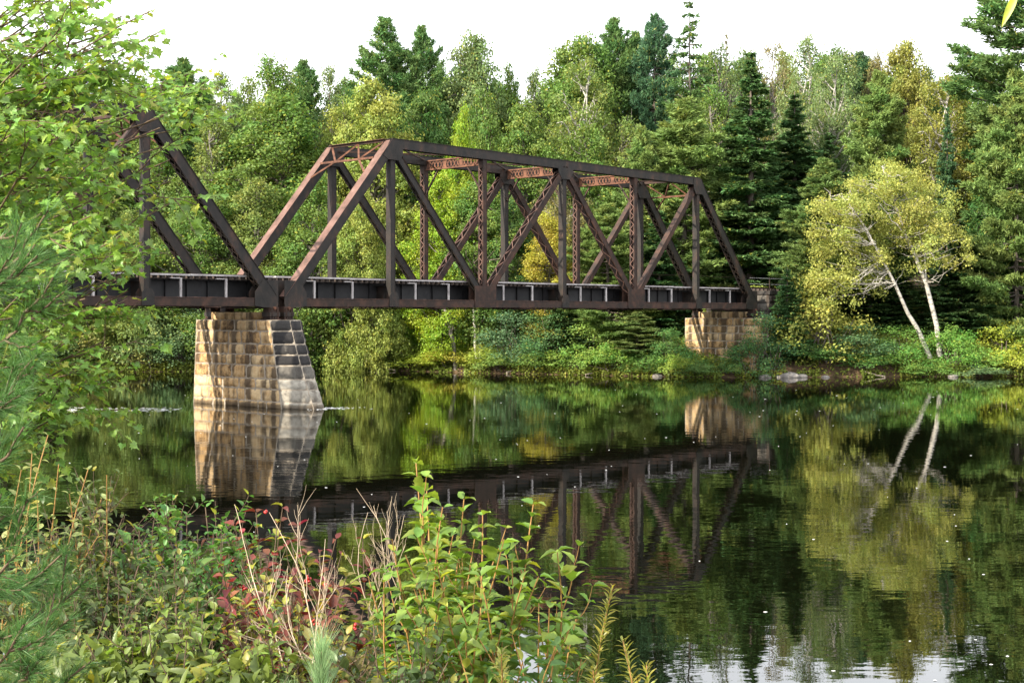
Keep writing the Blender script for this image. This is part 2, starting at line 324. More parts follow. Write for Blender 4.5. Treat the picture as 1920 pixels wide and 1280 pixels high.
def member(mb, p, q, depth, width, lace_lo=True, lace_hi=True, mi=0, cover=1, side=None, step=None, cross=False, flange=.10, tie=.55):
    """riveted built-up member: two webs with flange angles, cover plate or lacing bars on either face"""
    p = np.asarray(p, float); q = np.asarray(q, float); a = q - p; L = np.linalg.norm(a); a /= L
    n = np.array([0, 1., 0]) if side is None else np.asarray(side, float)
    b = np.cross(n, a); b /= np.linalg.norm(b)
    if b[2] < 0 or (abs(b[2]) < 1e-6 and b[0] > 0): b = -b       # +b = upper face; for verticals the face towards -s
    c = (p + q) / 2; th = .012
    for sg in (-1, 1):
        box(mb, c + sg * n * (width / 2 - th), a * L / 2, n * th, b * depth / 2, mi)
        for sb in (-1, 1):
            box(mb, c + sg * n * (width / 2 - flange / 2) + sb * b * (depth / 2 - .011), a * (L / 2 - .004), n * (flange / 2 + .014), b * .014, mi)
    for sb, lace in ((1, lace_hi), (-1, lace_lo)):
        if lace is None: continue
        face = c + sb * b * (depth / 2 + .012)
        if lace is False:
            box(mb, face + sb * b * .006, a * (L / 2 + .01), n * (width / 2 + .04), b * .010, cover)
            continue
        stp = step or width * .95; k = max(2, int((L - 2 * tie) / stp)); s0 = -L / 2 + tie; d = (L - 2 * tie) / k
        for e in (-1, 1): box(mb, face + e * a * (L / 2 - tie / 2), a * tie / 2, n * (width / 2 - .01), b * .008, mi)
        for i in range(k):
            dirs = (1, -1) if cross else ((1,) if i % 2 == 0 else (-1,))
            for z, dr in enumerate(dirs):
                u0 = face + a * (s0 + i * d) - dr * n * (width / 2 - .05); u1 = face + a * (s0 + (i + 1) * d) + dr * n * (width / 2 - .05)
                v = u1 - u0; l = np.linalg.norm(v); v /= l; wv = np.cross(v, b)
                box(mb, (u0 + u1) / 2 + sb * b * (.004 + .009 * z), v * (l / 2 + .03), wv * .024, b * .005, 1 if mi == 2 else mi)  # pinker slot on these lacing bars paints sunlight into their colour

def plate(mb, poly, t, th, mi=0):
    """polygon (s, z) extruded across the bridge about t"""
    k = len(poly); v = [bp(s, t - th / 2, z) for s, z in poly] + [bp(s, t + th / 2, z) for s, z in poly]
    mb.add([x for x in v], [(i, (i + 1) % k, k + (i + 1) % k, k + i) for i in range(k)], mi)
    c = len(poly)
    for off, rev in ((0, False), (k, True)):
        ce = np.mean(v[off:off + k], axis=0); mb.add(v[off:off + k] + [ce], [((i + 1) % k, i, k) if not rev else (i, (i + 1) % k, k) for i in range(k)], mi)

def rivets(mb, pts, mi=0):
    pts = np.asarray(pts, float)
    tv = np.array([[-1, 0, 0], [0, 0, -1], [1, 0, 0], [0, 0, 1], [0, -.8, 0]], float) * .017
    tf = np.array([[0, 1, 4], [1, 2, 4], [2, 3, 4], [3, 0, 4]])
    N = len(pts); e = np.eye(3); stamp(mb, tv, tf, pts, np.tile(e[0], (N, 1)), np.tile(e[1], (N, 1)), np.tile(e[2], (N, 1)), 1, mi)

def make_span():
    root = empty('bridge_span')
    MS = [M_STEEL, M_RUST_SUNLIT, M_STEELR, M_ORANGE]
    def part(name, mb, mats=MS): return mb.obj(name, mats, root)
    cd = .43; zc = cd / 2; zt = HT - .27
    sw = [0.0, WID]
    for t in sw:
        near = t == 0
        m = MB(); member(m, bp(-.25, t, zc), bp(LEN + .25, t, zc), cd, .46, True, True, 2, step=.5); 
        rv = [(s, t - .235 if near else t - .235, z) for s in np.arange(.2, LEN, .3) for z in (zc - .15, zc + .15)]
        rivets(m, rv, 0); part('bottom_chord', m)
        m = MB(); member(m, bp(P_ - .1, t, zt), bp(LEN - P_ + .1, t, zt), .54, .50, True, False, 0, cover=0, step=.5)
        rivets(m, [(s, t - .255, z) for s in np.arange(P_, LEN - P_, .22) for z in (zt - .2, zt + .2)], 0); part('top_chord', m)
        for e in (0, 1):
            s0, s1 = (0, P_) if e == 0 else (LEN, LEN - P_)
            m = MB(); member(m, bp(s0, t, .35), bp(s1, t, zt), .52, .50, True, False, 0, cover=1 if e == 0 else 0, cross=True, step=.52, tie=1.1, flange=.075); part('end_post', m)
        for k in range(1, NP):
            d = .30 if k % 2 else .34
            m = MB(); member(m, bp(k * P_, t, cd), bp(k * P_, t, zt - .27), d if k % 2 == 0 else .36, .40 if k % 2 == 0 else .32, True, True if k % 2 == 0 else False, 2 if k % 2 == 0 else 0, cover=0, step=.3); part('vertical_post', m)
        for k0, k1, dd, wd, lo, hi, mi in ((1, 2, .38, .34, True, False, 0), (3, 2, .40, .50, True, True, 2), (3, 4, .40, .50, True, True, 2), (5, 4, .36, .34, True, False, 2)):
            m = MB(); member(m, bp(k0 * P_, t, zt - .2), bp(k1 * P_, t, .55), dd, wd, lo, hi, mi, cover=2, step=.56, tie=.7, flange=.06 if wd > .4 else .10); part('diagonal', m)
        # gusset plates, one pair at each main joint
        for k in range(NP + 1):
            m = MB()
            for tt in (t - .262, t + .262):
                if k in (0, NP):
                    g = 1 if k == 0 else -1; s = k * P_
                    po = [(s - g * .27, .05), (s - g * .27, 1.38), (s + g * .75, 1.38), (s + g * 1.25, .75), (s + g * 1.25, .02), (s + g * .7, -.06), (s - g * .2, -.06)]
                elif k % 2 == 0:
                    s = k * P_; po = [(s - .95, .0), (s - .95, 1.32), (s + .95, 1.32), (s + .95, .0)]
                else:
                    s = k * P_; po = [(s - .36, .02), (s - .36, .62), (s - .2, .85), (s + .2, .85), (s + .36, .62), (s + .36, .02)]
                if k == NP: po = po[::-1]
                plate(m, po, tt, .022, 2 if k % 2 == 0 and k not in (0, NP) else 0)
            ss = [q[0] for q in po]
            rv = [(s_, t - .28, z_) for s_ in np.arange(min(ss) + .12, max(ss) - .05, .17) for z_ in np.arange(.12, .62 if k % 2 else 1.28, .17) if (z_ < .75 or abs(s_ - k * P_) < .7)]
            rivets(m, rv, 0); part('gusset_plate', m)
        for k in range(1, NP):
            if k % 2 == 0: continue
            m = MB(); s = k * P_
            if k == 1: po = [(s - .85, zt - .75), (s - .30, zt + .2), (s + .7, zt + .2), (s + .7, zt - .55), (s + .45, zt - .95), (s - .45, zt - .95)]
            elif k == 5: po = [(s + .85, zt - .75), (s + .30, zt + .2), (s - .7, zt + .2), (s - .7, zt - .55), (s - .45, zt - .95), (s + .45, zt - .95)][::-1]
            else: po = [(s - .75, zt - .2), (s - .75, zt - .5), (s - .4, zt - .95), (s + .4, zt - .95), (s + .75, zt - .5), (s + .75, zt - .2)]
            for tt in (t - .264, t + .264): plate(m, po, tt, .022, 0)
            rivets(m, [(s_, t - .282, z_) for s_ in np.arange(s - .36, s + .4, .16) for z_ in np.arange(zt - .85, zt - .3, .16)], 0); part('gusset_plate', m)
        # bearing shoes
        for e in (0, 1):
            s = 0. if e == 0 else LEN; m = MB()
            box(m, bp(s, t, -.17), (.30, 0, 0), (0, .28, 0), (0, 0, .14), 2); box(m, bp(s, t, -.42), (.34, 0, 0), (0, .34, 0), (0, 0, .11), 0)
            for q in (-.24, -.08, .08, .24): tube(m, [bp(s + q, t - .3, -.60), bp(s + q, t + .3, -.60)], .07, 8, 2)
            box(m, bp(s, t, -.69), (.36, 0, 0), (0, .40, 0), (0, 0, .03), 2)
            for q in (-.32, .32):
                for r in (-.18, -.06, .06, .18): box(m, bp(s + q * .6 + r * .3, t - .31, -.30), (.012, 0, 0), (0, .04, 0), (0, 0, .22), 2)
            tube(m, [bp(s, t - .36, -.1), bp(s, t + .36, -.1)], .085, 10, 3); part('bearing_shoe', m)
    def bar(mb, p, q, w_, h_, mi=0):
        p = np.asarray(p, float); q = np.asarray(q, float); a = q - p; L = np.linalg.norm(a); a /= L
        up = np.array([0, 0, 1.]) if abs(a[2]) < .9 else np.array([1., 0, 0]); x = nrm(np.cross(a, up)); y = np.cross(x, a)
        box(mb, (p + q) / 2, a * L / 2, x * w_ / 2, y * h_ / 2, mi)
    # portal frames in the plane of the end posts
    for e in (0, 1):
        g = 1 if e == 0 else -1; s1 = P_ if e == 0 else LEN - P_; sl = np.array([-g * P_, 0, -(zt - .35)]); sl /= np.linalg.norm(sl); nn = np.cross((0, 1., 0), sl); nn = nn / np.linalg.norm(nn); 
        if nn[2] < 0: nn = -nn
        top = bp(s1 - g * .12, 0, zt + .2); off = nn * .05
        A = lambda t, d: bp(top[0], t, top[2]) + sl * d + off
        m = MB()
        bar(m, A(.2, .05) , A(WID - .2, .05), .16, .16, 2); bar(m, A(.2, .05) + nn * .10, A(WID - .2, .05) + nn * .10, .34, .02, 1)
        bar(m, A(.25, 1.45), A(WID - .25, 1.45), .14, .12, 3)
        for t0, d0, t1, d1 in ((.25, 2.6, WID * .30, 1.45), (WID * .30, 1.45, WID / 2, .08), (WID - .25, 2.6, WID * .70, 1.45), (WID * .70, 1.45, WID / 2, .08), (.3, .15, WID * .3, 1.45), (WID - .3, .15, WID * .7, 1.45)):
            bar(m, A(t0, d0), A(t1, d1), .10, .09, 3)
        part('portal_brace', m)
    for k in range(2, NP - 1):
        m = MB(); s = k * P_; z1, z0 = zt - .02, zt - .58
        for z in (z1, z0):
            bar(m, bp(s, .24, z), bp(s, WID - .24, z), .16, .08, 3)
        yy = np.linspace(.25, WID - .25, 17)
        for i_ in range(16):
            if i_ in (0, 5, 10, 15): box(m, bp(s, (yy[i_] + yy[i_ + 1]) / 2, (z0 + z1) / 2), (.012, 0, 0), (0, (yy[1] - yy[0]) / 2, 0), (0, 0, (z1 - z0) / 2), 3)
            else:
                bar(m, bp(s - .01, yy[i_], z0), bp(s - .01, yy[i_ + 1], z1), .015, .06, 3); bar(m, bp(s + .01, yy[i_], z1), bp(s + .01, yy[i_ + 1], z0), .015, .06, 3)
        for t0, t1 in ((.2, 1.3), (WID - .2, WID - 1.3)): bar(m, bp(s, t0, zt - 2.1), bp(s, t1, zt - .6), .09, .09, 2)
        part('sway_brace', m)
    for k in range(1, NP - 1):
        m = MB(); s0, s1 = k * P_, (k + 1) * P_; z = zt + .05
        bar(m, bp(s0 + .2, .24, z), bp(s1 - .2, WID - .24, z), .10, .09, 2); bar(m, bp(s0 + .2, WID - .24, z - .11), bp(s1 - .2, .24, z - .11), .10, .09, 2); part('lateral_brace', m)
    for k in range(NP):
        m = MB(); s0, s1 = k * P_, (k + 1) * P_
        bar(m, bp(s0 + .3, .25, -.02), bp(s1 - .3, WID - .25, -.02), .10, .05, 2); bar(m, bp(s0 + .3, WID - .25, -.08), bp(s1 - .3, .25, -.08), .10, .05, 2)
        box(m, bp((s0 + s1) / 2, .12, -.045), (.5, 0, 0), (0, .3, 0), (0, 0, .014), 1); part('lateral_brace', m)
    for k in range(NP + 1):
        m = MB(); s = k * P_ + (0 if 0 < k < NP else (.25 if k == 0 else -.25))
        box(m, bp(s, WID / 2, .66), (.012, 0, 0), (0, WID / 2 - .24, 0), (0, 0, .56)); 
        for z in (.1, 1.22): box(m, bp(s, WID / 2, z), (.15, 0, 0), (0, WID / 2 - .25, 0), (0, 0, .018))
        part('floor_beam', m)
    for t in (1.25, WID - 1.25):
        m = MB(); box(m, bp(LEN / 2, t, .82), (LEN / 2 + .3, 0, 0), (0, .012, 0), (0, 0, .52))
        for z in (.30, 1.345): box(m, bp(LEN / 2, t, z), (LEN / 2 + .3, 0, 0), (0, .16, 0), (0, 0, .018))
        for s in np.arange(.65, LEN, 1.283): 
            for sg in (-1, 1): box(m, bp(s, t + sg * .07, .82), (.012, 0, 0), (0, .057, 0), (0, 0, .5))
        part('stringer', m, [M_DARKW])
    m = MB(); rng = np.random.default_rng(5)
    for s in np.arange(-.35, LEN + .36, .41): box(m, bp(s + rng.normal() * .012, WID / 2 + rng.normal() * .03, 1.364 + .085), (.10, 0, 0), (0, 2.12, 0), (0, 0, .083), 0)
    part('deck_ties', m, [M_TIE])
    for t in (.50, WID - .50):
        m = MB(); n_ = 9
        for i_ in range(n_):
            L_ = (LEN + .8) / n_; c_ = -.4 + (i_ + .5) * L_
            box(m, bp(c_, t + rng.normal() * .012, ZD + .055 + rng.normal() * .006), (L_ / 2 - .012, 0, 0), (0, .17, 0), (0, 0, .045), 0)
        part('walkway_edge', m, [M_GREYW])
        for k in range(NP):
            for fr in (.30, .66):
                m = MB(); s = (k + fr) * P_
                box(m, bp(s, t - .12 if t < 2 else t + .12, .93), (.055, 0, 0), (0, .045, 0), (0, 0, .49), 0); box(m, bp(s - .28, t - .12 if t < 2 else t + .12, 1.40), (.34, 0, 0), (0, .05, 0), (0, 0, .022), 0)
                part('bracket_post', m, [M_GREYW])
    for t in (WID / 2 - .75, WID / 2 + .75):
        m = MB(); box(m, bp(LEN / 2, t, ZD + .03 + .07), (LEN / 2 + .4, 0, 0), (0, .033, 0), (0, 0, .075)); box(m, bp(LEN / 2, t, ZD + .03), (LEN / 2 + .4, 0, 0), (0, .07, 0), (0, 0, .012)); part('rail', m, [M_STEELR])
    m = MB(); tube(m, [bp(s, .62, ZD + .98 - .06 * math.sin(math.pi * ((s / P_) % 1))) for s in np.linspace(-.3, LEN + .3, 49)], .006, 4, smooth=False); part('hand_cable', m, [M_STEELR])
    return root

def place_bridge(o, s):
    p = O_NEAR + CU * s; o.location = p; o.rotation_euler = (0, 0, math.atan2(CU[1], CU[0]))
def copy_tree(o, parent=None):
    c = o.copy(); COL.objects.link(c); c.parent = parent
    if parent is not None: c.matrix_parent_inverse = o.matrix_parent_inverse
    for ch in list(CH.get(o.name, [])): copy_tree(ch, c)
    return c
span = make_span(); place_bridge(span, 0)
tag(span, 'complete dark steel truss span with orange rusted portal between river pier and far bank pier', 'bridge span', 'truss spans of the railway bridge')
CH = {}
for o in COL.objects:
    if o.parent: CH.setdefault(o.parent.name, []).append(o)
span2 = copy_tree(span); place_bridge(span2, -LEN - .96)
tag(span2, 'truss span half hidden behind the maple leaves, ending on the river pier', 'bridge span', 'truss spans of the railway bridge')

def world_b(s, t, z): return O_NEAR + CU * s + CW * t + CZ * z
def masonry(mbs, mbm, levels, course, rngseed, nose=None, stone_len=1.25, bulge=.05):
    """levels(z) -> plan polygon (list of (s,t)); rock-faced squared stones in courses over a mortar core"""
    rng = np.random.default_rng(rngseed)
    zs = course
    for ci in range(len(zs) - 1):
        z0, z1 = zs[ci], zs[ci + 1]; A = np.array(levels(z0)); B = np.array(levels(z1)); k = len(A)
        for e in range(k):
            a0, a1, b0, b1 = A[e], A[(e + 1) % k], B[e], B[(e + 1) % k]
            L = np.linalg.norm(a1 - a0)
            if L < .05: continue
            # mortar core, set back
            q = [np.append(a0, z0), np.append(a1, z0), np.append(b1, z1), np.append(b0, z1)]
            mbm.add([world_b(*x) for x in q], [(0, 1, 2, 3)])
            n_ = max(1, int(round(L / stone_len))); cuts = np.linspace(0, 1, n_ + 1)
            if n_ > 1: cuts[1:-1] += rng.uniform(-.3, .3, n_ - 1) / n_ + (.25 / n_ if ci % 2 else -.1 / n_)
            outn = np.append(np.array([(a1 - a0)[1], -(a1 - a0)[0]]), 0); outn /= np.linalg.norm(outn)
            isn = nose(e) if nose else 0
            for i_ in range(n_):
                gap = rng.uniform(.003, .020) / L; u0, u1 = cuts[i_] + gap * (i_ > 0), cuts[i_ + 1] - gap * (i_ < n_ - 1); v0, v1 = rng.uniform(.004, .03), 1 - rng.uniform(.004, .035)
                nu, nv = 9, 6; U, V = np.meshgrid(np.linspace(u0, u1, nu), np.linspace(v0, v1, nv))
                P = np.zeros((nv, nu, 3))
                for d in range(2): P[..., d] = (a0[d] * (1 - U) + a1[d] * U) * (1 - V) + (b0[d] * (1 - U) + b1[d] * U) * V
                P[..., 2] = z0 + (z1 - z0) * V
                eu = np.minimum(np.linspace(0, 1, nu), 1 - np.linspace(0, 1, nu))[None] * (u1 - u0) * L; ev = np.minimum(np.linspace(0, 1, nv), 1 - np.linspace(0, 1, nv))[:, None] * (z1 - z0)
                edge = np.clip(np.minimum(eu, ev) / rng.uniform(.05, .09), 0, 1)
                h = .02 + edge * (bulge * rng.uniform(.5, 1.2) + rng.normal(size=(nv, nu)) * bulge * .32); h = np.where(edge <= 0, -.016, h)
                P += outn * h[..., None]
                W = world_b(0, 0, 0) + P[..., :1] * CU + P[..., 1:2] * CW + P[..., 2:] * CZ
                f = [(r * nu + c, r * nu + c + 1, (r + 1) * nu + c + 1, (r + 1) * nu + c) for r in range(nv - 1) for c in range(nu - 1)]
                zz = (z0 + z1) / 2 + O_NEAR[2]
                crust = isn * float(np.clip((zz - 1.35) / .7, 0, 1)) * rng.uniform(.93, 1)
                mbs.add(W.reshape(-1, 3), f, 1 if isn else 0, rng.uniform(0, 1), crust, True)
    top = np.array(levels(zs[-1])); c = top.mean(0); tv = [world_b(x[0], x[1], zs[-1] - .01) for x in top] + [world_b(c[0], c[1], zs[-1] - .01)]
    mbm.add(tv, [(i_, (i_ + 1) % len(top), len(top)) for i_ in range(len(top))])

# river pier: long walls along CW, battered ice-breaker nose towards the camera side
ZTOP = -.72; ZW = -O_NEAR[2]
SC = -.76
def pier_levels(z):
    u = (z - ZW) / (ZTOP - ZW); u = min(max(u, -.3), 1); bt = (1 - u)
    hw = 1.03 + .15 * bt; tn = -.95 - 1.15 * bt; tip = -1.75 - 1.95 * bt ** 1.15 if bt > 0 else -1.75; tf = 5.54 + .05 * bt
    return [(SC - hw, tf), (SC - hw, tn), (SC - .34, tip), (SC + .34, tip), (SC + hw, tn), (SC + hw, tf)]
ncs = 7; cz = [ZW - .9, ZW - .05] + [float(q) + d for q, d in zip(np.linspace(ZW + .32, ZTOP, ncs + 1), (0, .05, -.04, .06, .0, -.05, .03, 0))]
root = empty('bridge_pier', world_b(SC, 2, ZW)); ms, mm = MB(), MB()
masonry(ms, mm, pier_levels, cz, 3, nose=lambda e: 1 if e in (1, 2, 3) else 0)
def rebase(mb, loc):
    loc = np.asarray(loc, np.float32); mb.v = [v - loc for v in mb.v]; return mb
PL = np.array(root.location)
rebase(ms, PL).obj('stone_courses', [M_STONE, M_STONEN], root); rebase(mm, PL).obj('mortar_core', [M_MORTAR], root)
# raised pedestal course between the bearings
def ped_levels(z): return [(SC - .95, 5.2), (SC - .95, 1.1), (SC + .95, 1.1), (SC + .95, 5.2)]
ms, mm = MB(), MB(); masonry(ms, mm, lambda z: [(SC - .75, 4.55), (SC - .75, 1.0), (SC + .75, 1.0), (SC + .75, 4.55)], [ZTOP - .005, ZTOP + .42], 9, stone_len=1.6, bulge=.03)
rebase(ms, PL).obj('pedestal_course', [M_STONE], root)
tag(root, 'tall stone pier standing in the river with black stained battered nose', 'bridge pier')

# far pier on the bank
SC2 = LEN + .1
def pier2(z):
    u = (z - ZW) / (ZTOP - ZW); bt = 1 - min(u, 1); hw = 1.0 + .12 * bt
    return [(SC2 - hw, 5.75), (SC2 - hw, -.75 - .1 * bt), (SC2 + hw, -.75 - .1 * bt), (SC2 + hw, 5.75)]
root = empty('bridge_pier', world_b(SC2, 2, ZW + .4)); PL = np.array(root.location); ms, mm = MB(), MB()
masonry(ms, mm, pier2, list(np.linspace(ZW - .2, ZTOP, 9)), 13)
rebase(ms, PL).obj('stone_courses', [M_STONE, M_STONEN], root); rebase(mm, PL).obj('mortar_core', [M_MORTAR], root)
ms, mm = MB(), MB(); masonry(ms, mm, lambda z: [(SC2 - .8, 4.6), (SC2 - .8, .9), (SC2 + .8, .9), (SC2 + .8, 4.6)], [ZTOP - .005, ZTOP + .5], 19, stone_len=1.2, bulge=.03)
rebase(ms, PL).obj('pedestal_course', [M_STONE], root)
tag(root, 'squat tan stone pier among bushes on the far bank under the truss end', 'bridge pier')
# abutment wing
root = empty('abutment', world_b(LEN + 4, 2, ZW + 2)); PL = np.array(root.location); ms, mm = MB(), MB()
masonry(ms, mm, lambda z: [(LEN + 1.9, 5.6), (LEN + 1.9, -.35), (LEN + 9, -.35), (LEN + 9, 5.6)], list(np.linspace(ZW + .3, 1.15, 10)), 23, stone_len=1.1)
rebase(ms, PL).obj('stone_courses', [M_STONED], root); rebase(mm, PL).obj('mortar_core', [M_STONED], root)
m = MB(); 
for i_ in range(6): 
    c = world_b(LEN + 2.4 + 1.25 * i_, 2.6, 1.29); box(m, c - PL, CU * .615, CW * 3.05, CZ * .14)
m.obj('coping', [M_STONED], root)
tag(root, 'dark stone abutment wall joining the bridge end to the embankment', 'abutment')
# track beyond the bridge and fence
root = empty('railway_track', world_b(LEN + 9, 2.58, 1.5)); PL = np.array(root.location); m = MB()
for s in np.arange(LEN + .8, LEN + 60, .6): box(m, world_b(s, WID / 2, 1.55) - PL, CU * .11, CW * 1.25, CZ * .08)
m.obj('track_ties', [M_TIE], root)
for t in (-.75, .75):
    m = MB(); box(m, world_b(LEN + 30, WID / 2 + t, 1.70) - PL, CU * 29.4, CW * .035, CZ * .075); m.obj('rail', [M_STEELR], root)
tag(root, 'rusty railway track running off the bridge onto the embankment', 'railway track')
root = empty('wire_fence', world_b(LEN + 2.6, -.1, 1.43)); PL = np.array(root.location)
for s in (LEN + 2.6, LEN + 6.2, LEN + 9.8, LEN + 13.4):
    m = MB(); tube(m, [world_b(s, .05, 1.43) - PL, world_b(s, .05, 2.5) - PL], .04, 6); m.obj('fence_post', [M_STEELR], root)
m = MB()
for z in (1.95, 2.42): tube(m, [world_b(s, .05, z) - PL for s in np.linspace(LEN - .3, LEN + 13.4, 6)], .014, 4)
m.obj('fence_wire', [M_WIRE], root)
tag(root, 'thin wire fence with rusty posts on top of the abutment', 'fence')

# ------------------------------------------------------------------ far trees
def leafcloud(mb, C, out, size, rng, wv, mi=0, jit=.8, tpl=T_DIA, updir=.35):
    N = len(C); n = nrm(out + jit * rng.normal(size=(N, 3)) + np.array([0, 0, updir])); al = rand_dirs(rng, N)
    X, Y, Z = frames(n, al, rng)
    stamp(mb, tpl[0], tpl[1], C, X, Y, Z, size, mi, rng.random(N), wv)

def lobes_crown(mb, lobes, rng, nsub=22, nleaf=27, leaf=.22, flat=.78, sub_r=.33, droop=0.0):
    for (x, y, z, R) in lobes:
        c = np.array([x, y, z]); k = max(5, int(nsub * (R / 1.3) ** 2))
        d = rand_dirs(rng, k); d[:, 2] = d[:, 2] * .9 + .18; d = nrm(d)
        r = R * (.62 + .42 * rng.random((k, 1))); cc = c + d * r * np.array([1, 1, flat])
        wl = np.clip(rng.normal(.5, .2), 0, 1)
        nl = max(6, int(nleaf)); ci = np.repeat(np.arange(k), nl); N = len(ci)
        off = rng.normal(size=(N, 3)) * sub_r * rng.uniform(.7, 1.3, (k, 1))[ci]; off[:, 2] *= .7
        if droop: off[:, 2] -= np.abs(rng.normal(size=N)) * droop
        pos = cc[ci] + off
        leafcloud(mb, pos, d[ci] * .9 + off * .6, leaf * rng.uniform(.55, 1.25, N), rng, np.clip(wl + rng.normal(size=k)[ci] * .15, 0, 1))

def curve(p0, p1, rng, n=6, sag=.12, jit=.05):
    p0 = np.asarray(p0, float); p1 = np.asarray(p1, float); t = np.linspace(0, 1, n)[:, None]; L = np.linalg.norm(p1 - p0)
    p = p0 + (p1 - p0) * t; p[:, 2] -= (np.sin(t * np.pi) * sag * L)[:, 0]
    j_ = rng.normal(size=(n, 3)) * jit * L; j_[0] = j_[-1] = 0
    return p + j_ * np.sin(t * np.pi)

def branches(mb, trunk, lobes, rng, r0, twigs=3, lo=.15):
    tz = trunk[:, 2]
    for (x, y, z, R) in lobes:
        hr = math.hypot(x, y); zz = np.clip(z - (.45 + .5 * rng.random()) * hr - .3, tz[0] + lo * (tz[-1] - tz[0]), tz[-1])
        p0 = np.array([np.interp(zz, tz, trunk[:, 0]), np.interp(zz, tz, trunk[:, 1]), zz])
        L = np.linalg.norm(np.array([x, y, z]) - p0); r = min(r0 * .55, .028 * L + .02)
        c = curve(p0, (x, y, z), rng, 6, .06, .05); tube(mb, c, np.linspace(r, r * .35, 6), 5, cap=False)
        for _ in range(twigs):
            a = c[rng.integers(2, 6)]; b = np.array([x, y, z]) + rand_dirs(rng, 1)[0] * R * np.array([.95, .95, .8]) + np.array([0, 0, R * .2])
            tube(mb, curve(a, b, rng, 4, .02, .07), np.linspace(r * .4, .012, 4), 3, cap=False)

def decid(seed, H=20, W=9, cb=.2, nl=52, R=(1.0, 1.75), prof=.7, asym=.25, nleaf=30, nsub=26, leaf=.26, droop=0.0, bare=0.0, flat=.78):
    rng = np.random.default_rng(seed); n = 9
    t = np.linspace(0, 1, n); trunk = np.stack([np.cumsum(rng.normal(size=n)) * .12, np.cumsum(rng.normal(size=n)) * .12, t * H * .86], 1); trunk[0, :2] = 0
    lobes = []; tries = 0
    while len(lobes) < nl and tries < nl * 60:
        tries += 1; u = rng.random() ** .85; hgt = cb + (1 - cb) * u
        az = rng.random() * 2 * np.pi; f = W / 2 * (np.sin(np.pi * np.clip(.10 + .86 * u, 0, 1) ** prof)) ** .75 * (1 + asym * math.sin(az * 2 + seed) * math.sin(u * 5 + seed))
        rr = rng.uniform(*R) * (1 - .35 * u); r = max(0, f - rr * .55) * (.35 + .65 * rng.random() ** .5)
        p = np.array([r * math.cos(az), r * math.sin(az), hgt * H - rr * .6])
        if all(np.linalg.norm(p - np.array(q[:3])) > .44 * (rr + q[3]) for q in lobes): lobes.append((*p, rr))
    b = MB(); tube(b, trunk, np.linspace(.26, .05, n) * H / 20, 7); branches(b, trunk, lobes, rng, .24 * H / 20)
    for _ in range(int(bare)):
        q = lobes[rng.integers(len(lobes))]; a = trunk[rng.integers(3, n)]; e_ = np.array(q[:3]) * 1.12
        tube(b, curve(a, e_, rng, 6, .02, .06), np.linspace(.07, .015, 6), 4, cap=False)
    f = MB(); lobes_crown(f, lobes, rng, nsub, nleaf, leaf, flat=flat, droop=droop)
    return ('broadleaf_tree', b, f, H, W)

def pine(seed, H=22, W=8.5, cb=.18, step=.85, dens=1.0, top=.12, plume=.33, up=.3, shape=1.0):
    rng = np.random.default_rng(seed); b = MB(); f = MB(); n = 8; t = np.linspace(0, 1, n)
    trunk = np.stack([np.cumsum(rng.normal(size=n)) * .06, np.cumsum(rng.normal(size=n)) * .06, t * H * .99], 1); trunk[0, :2] = 0
    tube(b, trunk, np.linspace(.27, .03, n), 7)
    z = cb * H; ph = 0; P = []; D = []; Wv = []
    while z < H * .985:
        u = (z / H - cb) / (1 - cb); prof = (1 - u ** 2.0) ** .85 * (.62 + .38 * min(1, u * 3.2 + .3)) * (.82 + .3 * rng.random()) if shape == 1.0 else (1 - u) ** shape
        nb = rng.integers(4, 7); ph += 1.1
        for i_ in range(nb):
            if rng.random() < .10: continue
            az = ph + i_ * 2 * np.pi / nb + rng.normal() * .2; L = max(.35, W / 2 * prof * rng.uniform(.55, 1.15)); k = 7; tt = np.linspace(0, 1, k)
            dr = np.array([math.cos(az), math.sin(az), 0]); sd = np.array([-dr[1], dr[0], 0]); zz = z + rng.normal() * .12
            upt = up * (0.35 + 1.2 * u)
            path = np.array([np.interp(zz, trunk[:, 2], trunk[:, 0]), np.interp(zz, trunk[:, 2], trunk[:, 1]), zz]) + dr * (tt * L)[:, None] + CZ * (L * (upt * tt ** 1.6 - .06 * np.sin(tt * np.pi)))[:, None] + sd * (rng.normal() * .12 * L * tt ** 2)[:, None]
            tube(b, path, np.linspace(.045 + .012 * L, .012, k), 4, cap=False)
            m_ = int(max(8, 15 * L * dens)); q = np.where(L > 1.2, .28, .05) + (1 - np.where(L > 1.2, .28, .05)) * rng.random(m_) ** .75
            lat = rng.normal(size=m_) * (.10 + .30 * L * (q - .15) * (1.25 - q))
            c = np.stack([np.interp(q, tt, path[:, d]) for d in range(3)], 1) + sd * lat[:, None] + CZ * (rng.normal(size=m_) * .07 + .05)[:, None] - dr * (np.abs(lat) * .25)[:, None]
            dd = nrm(dr * .8 + sd * np.sign(lat)[:, None] * .55 + CZ * .42 + .25 * rng.normal(size=(m_, 3)))
            P.append(c); D.append(dd); Wv.append(np.full(m_, np.clip(rng.normal(.5, .22), 0, 1)))
        z += step * rng.uniform(.75, 1.3) * (1 - .45 * u)
    P = np.concatenate(P); D = np.concatenate(D); Wv = np.concatenate(Wv); nb = 15; ci = np.repeat(np.arange(len(P)), nb); N = len(ci)
    al = nrm(D[ci] + .75 * rng.normal(size=(N, 3)) + CZ * .12); X, Y, Z = al, None, None
    nn = rand_dirs(rng, N); Zf = nrm(nn - (nn * al).sum(1, keepdims=True) * al); Yf = np.cross(Zf, al)
    stamp(f, *T_BLADE, P[ci] + rng.normal(size=(N, 3)) * .10, al, Yf, Zf, plume * rng.uniform(.6, 1.25, N), 0, rng.random(N), Wv[ci])
    return ('pine_tree', b, f, H, W)

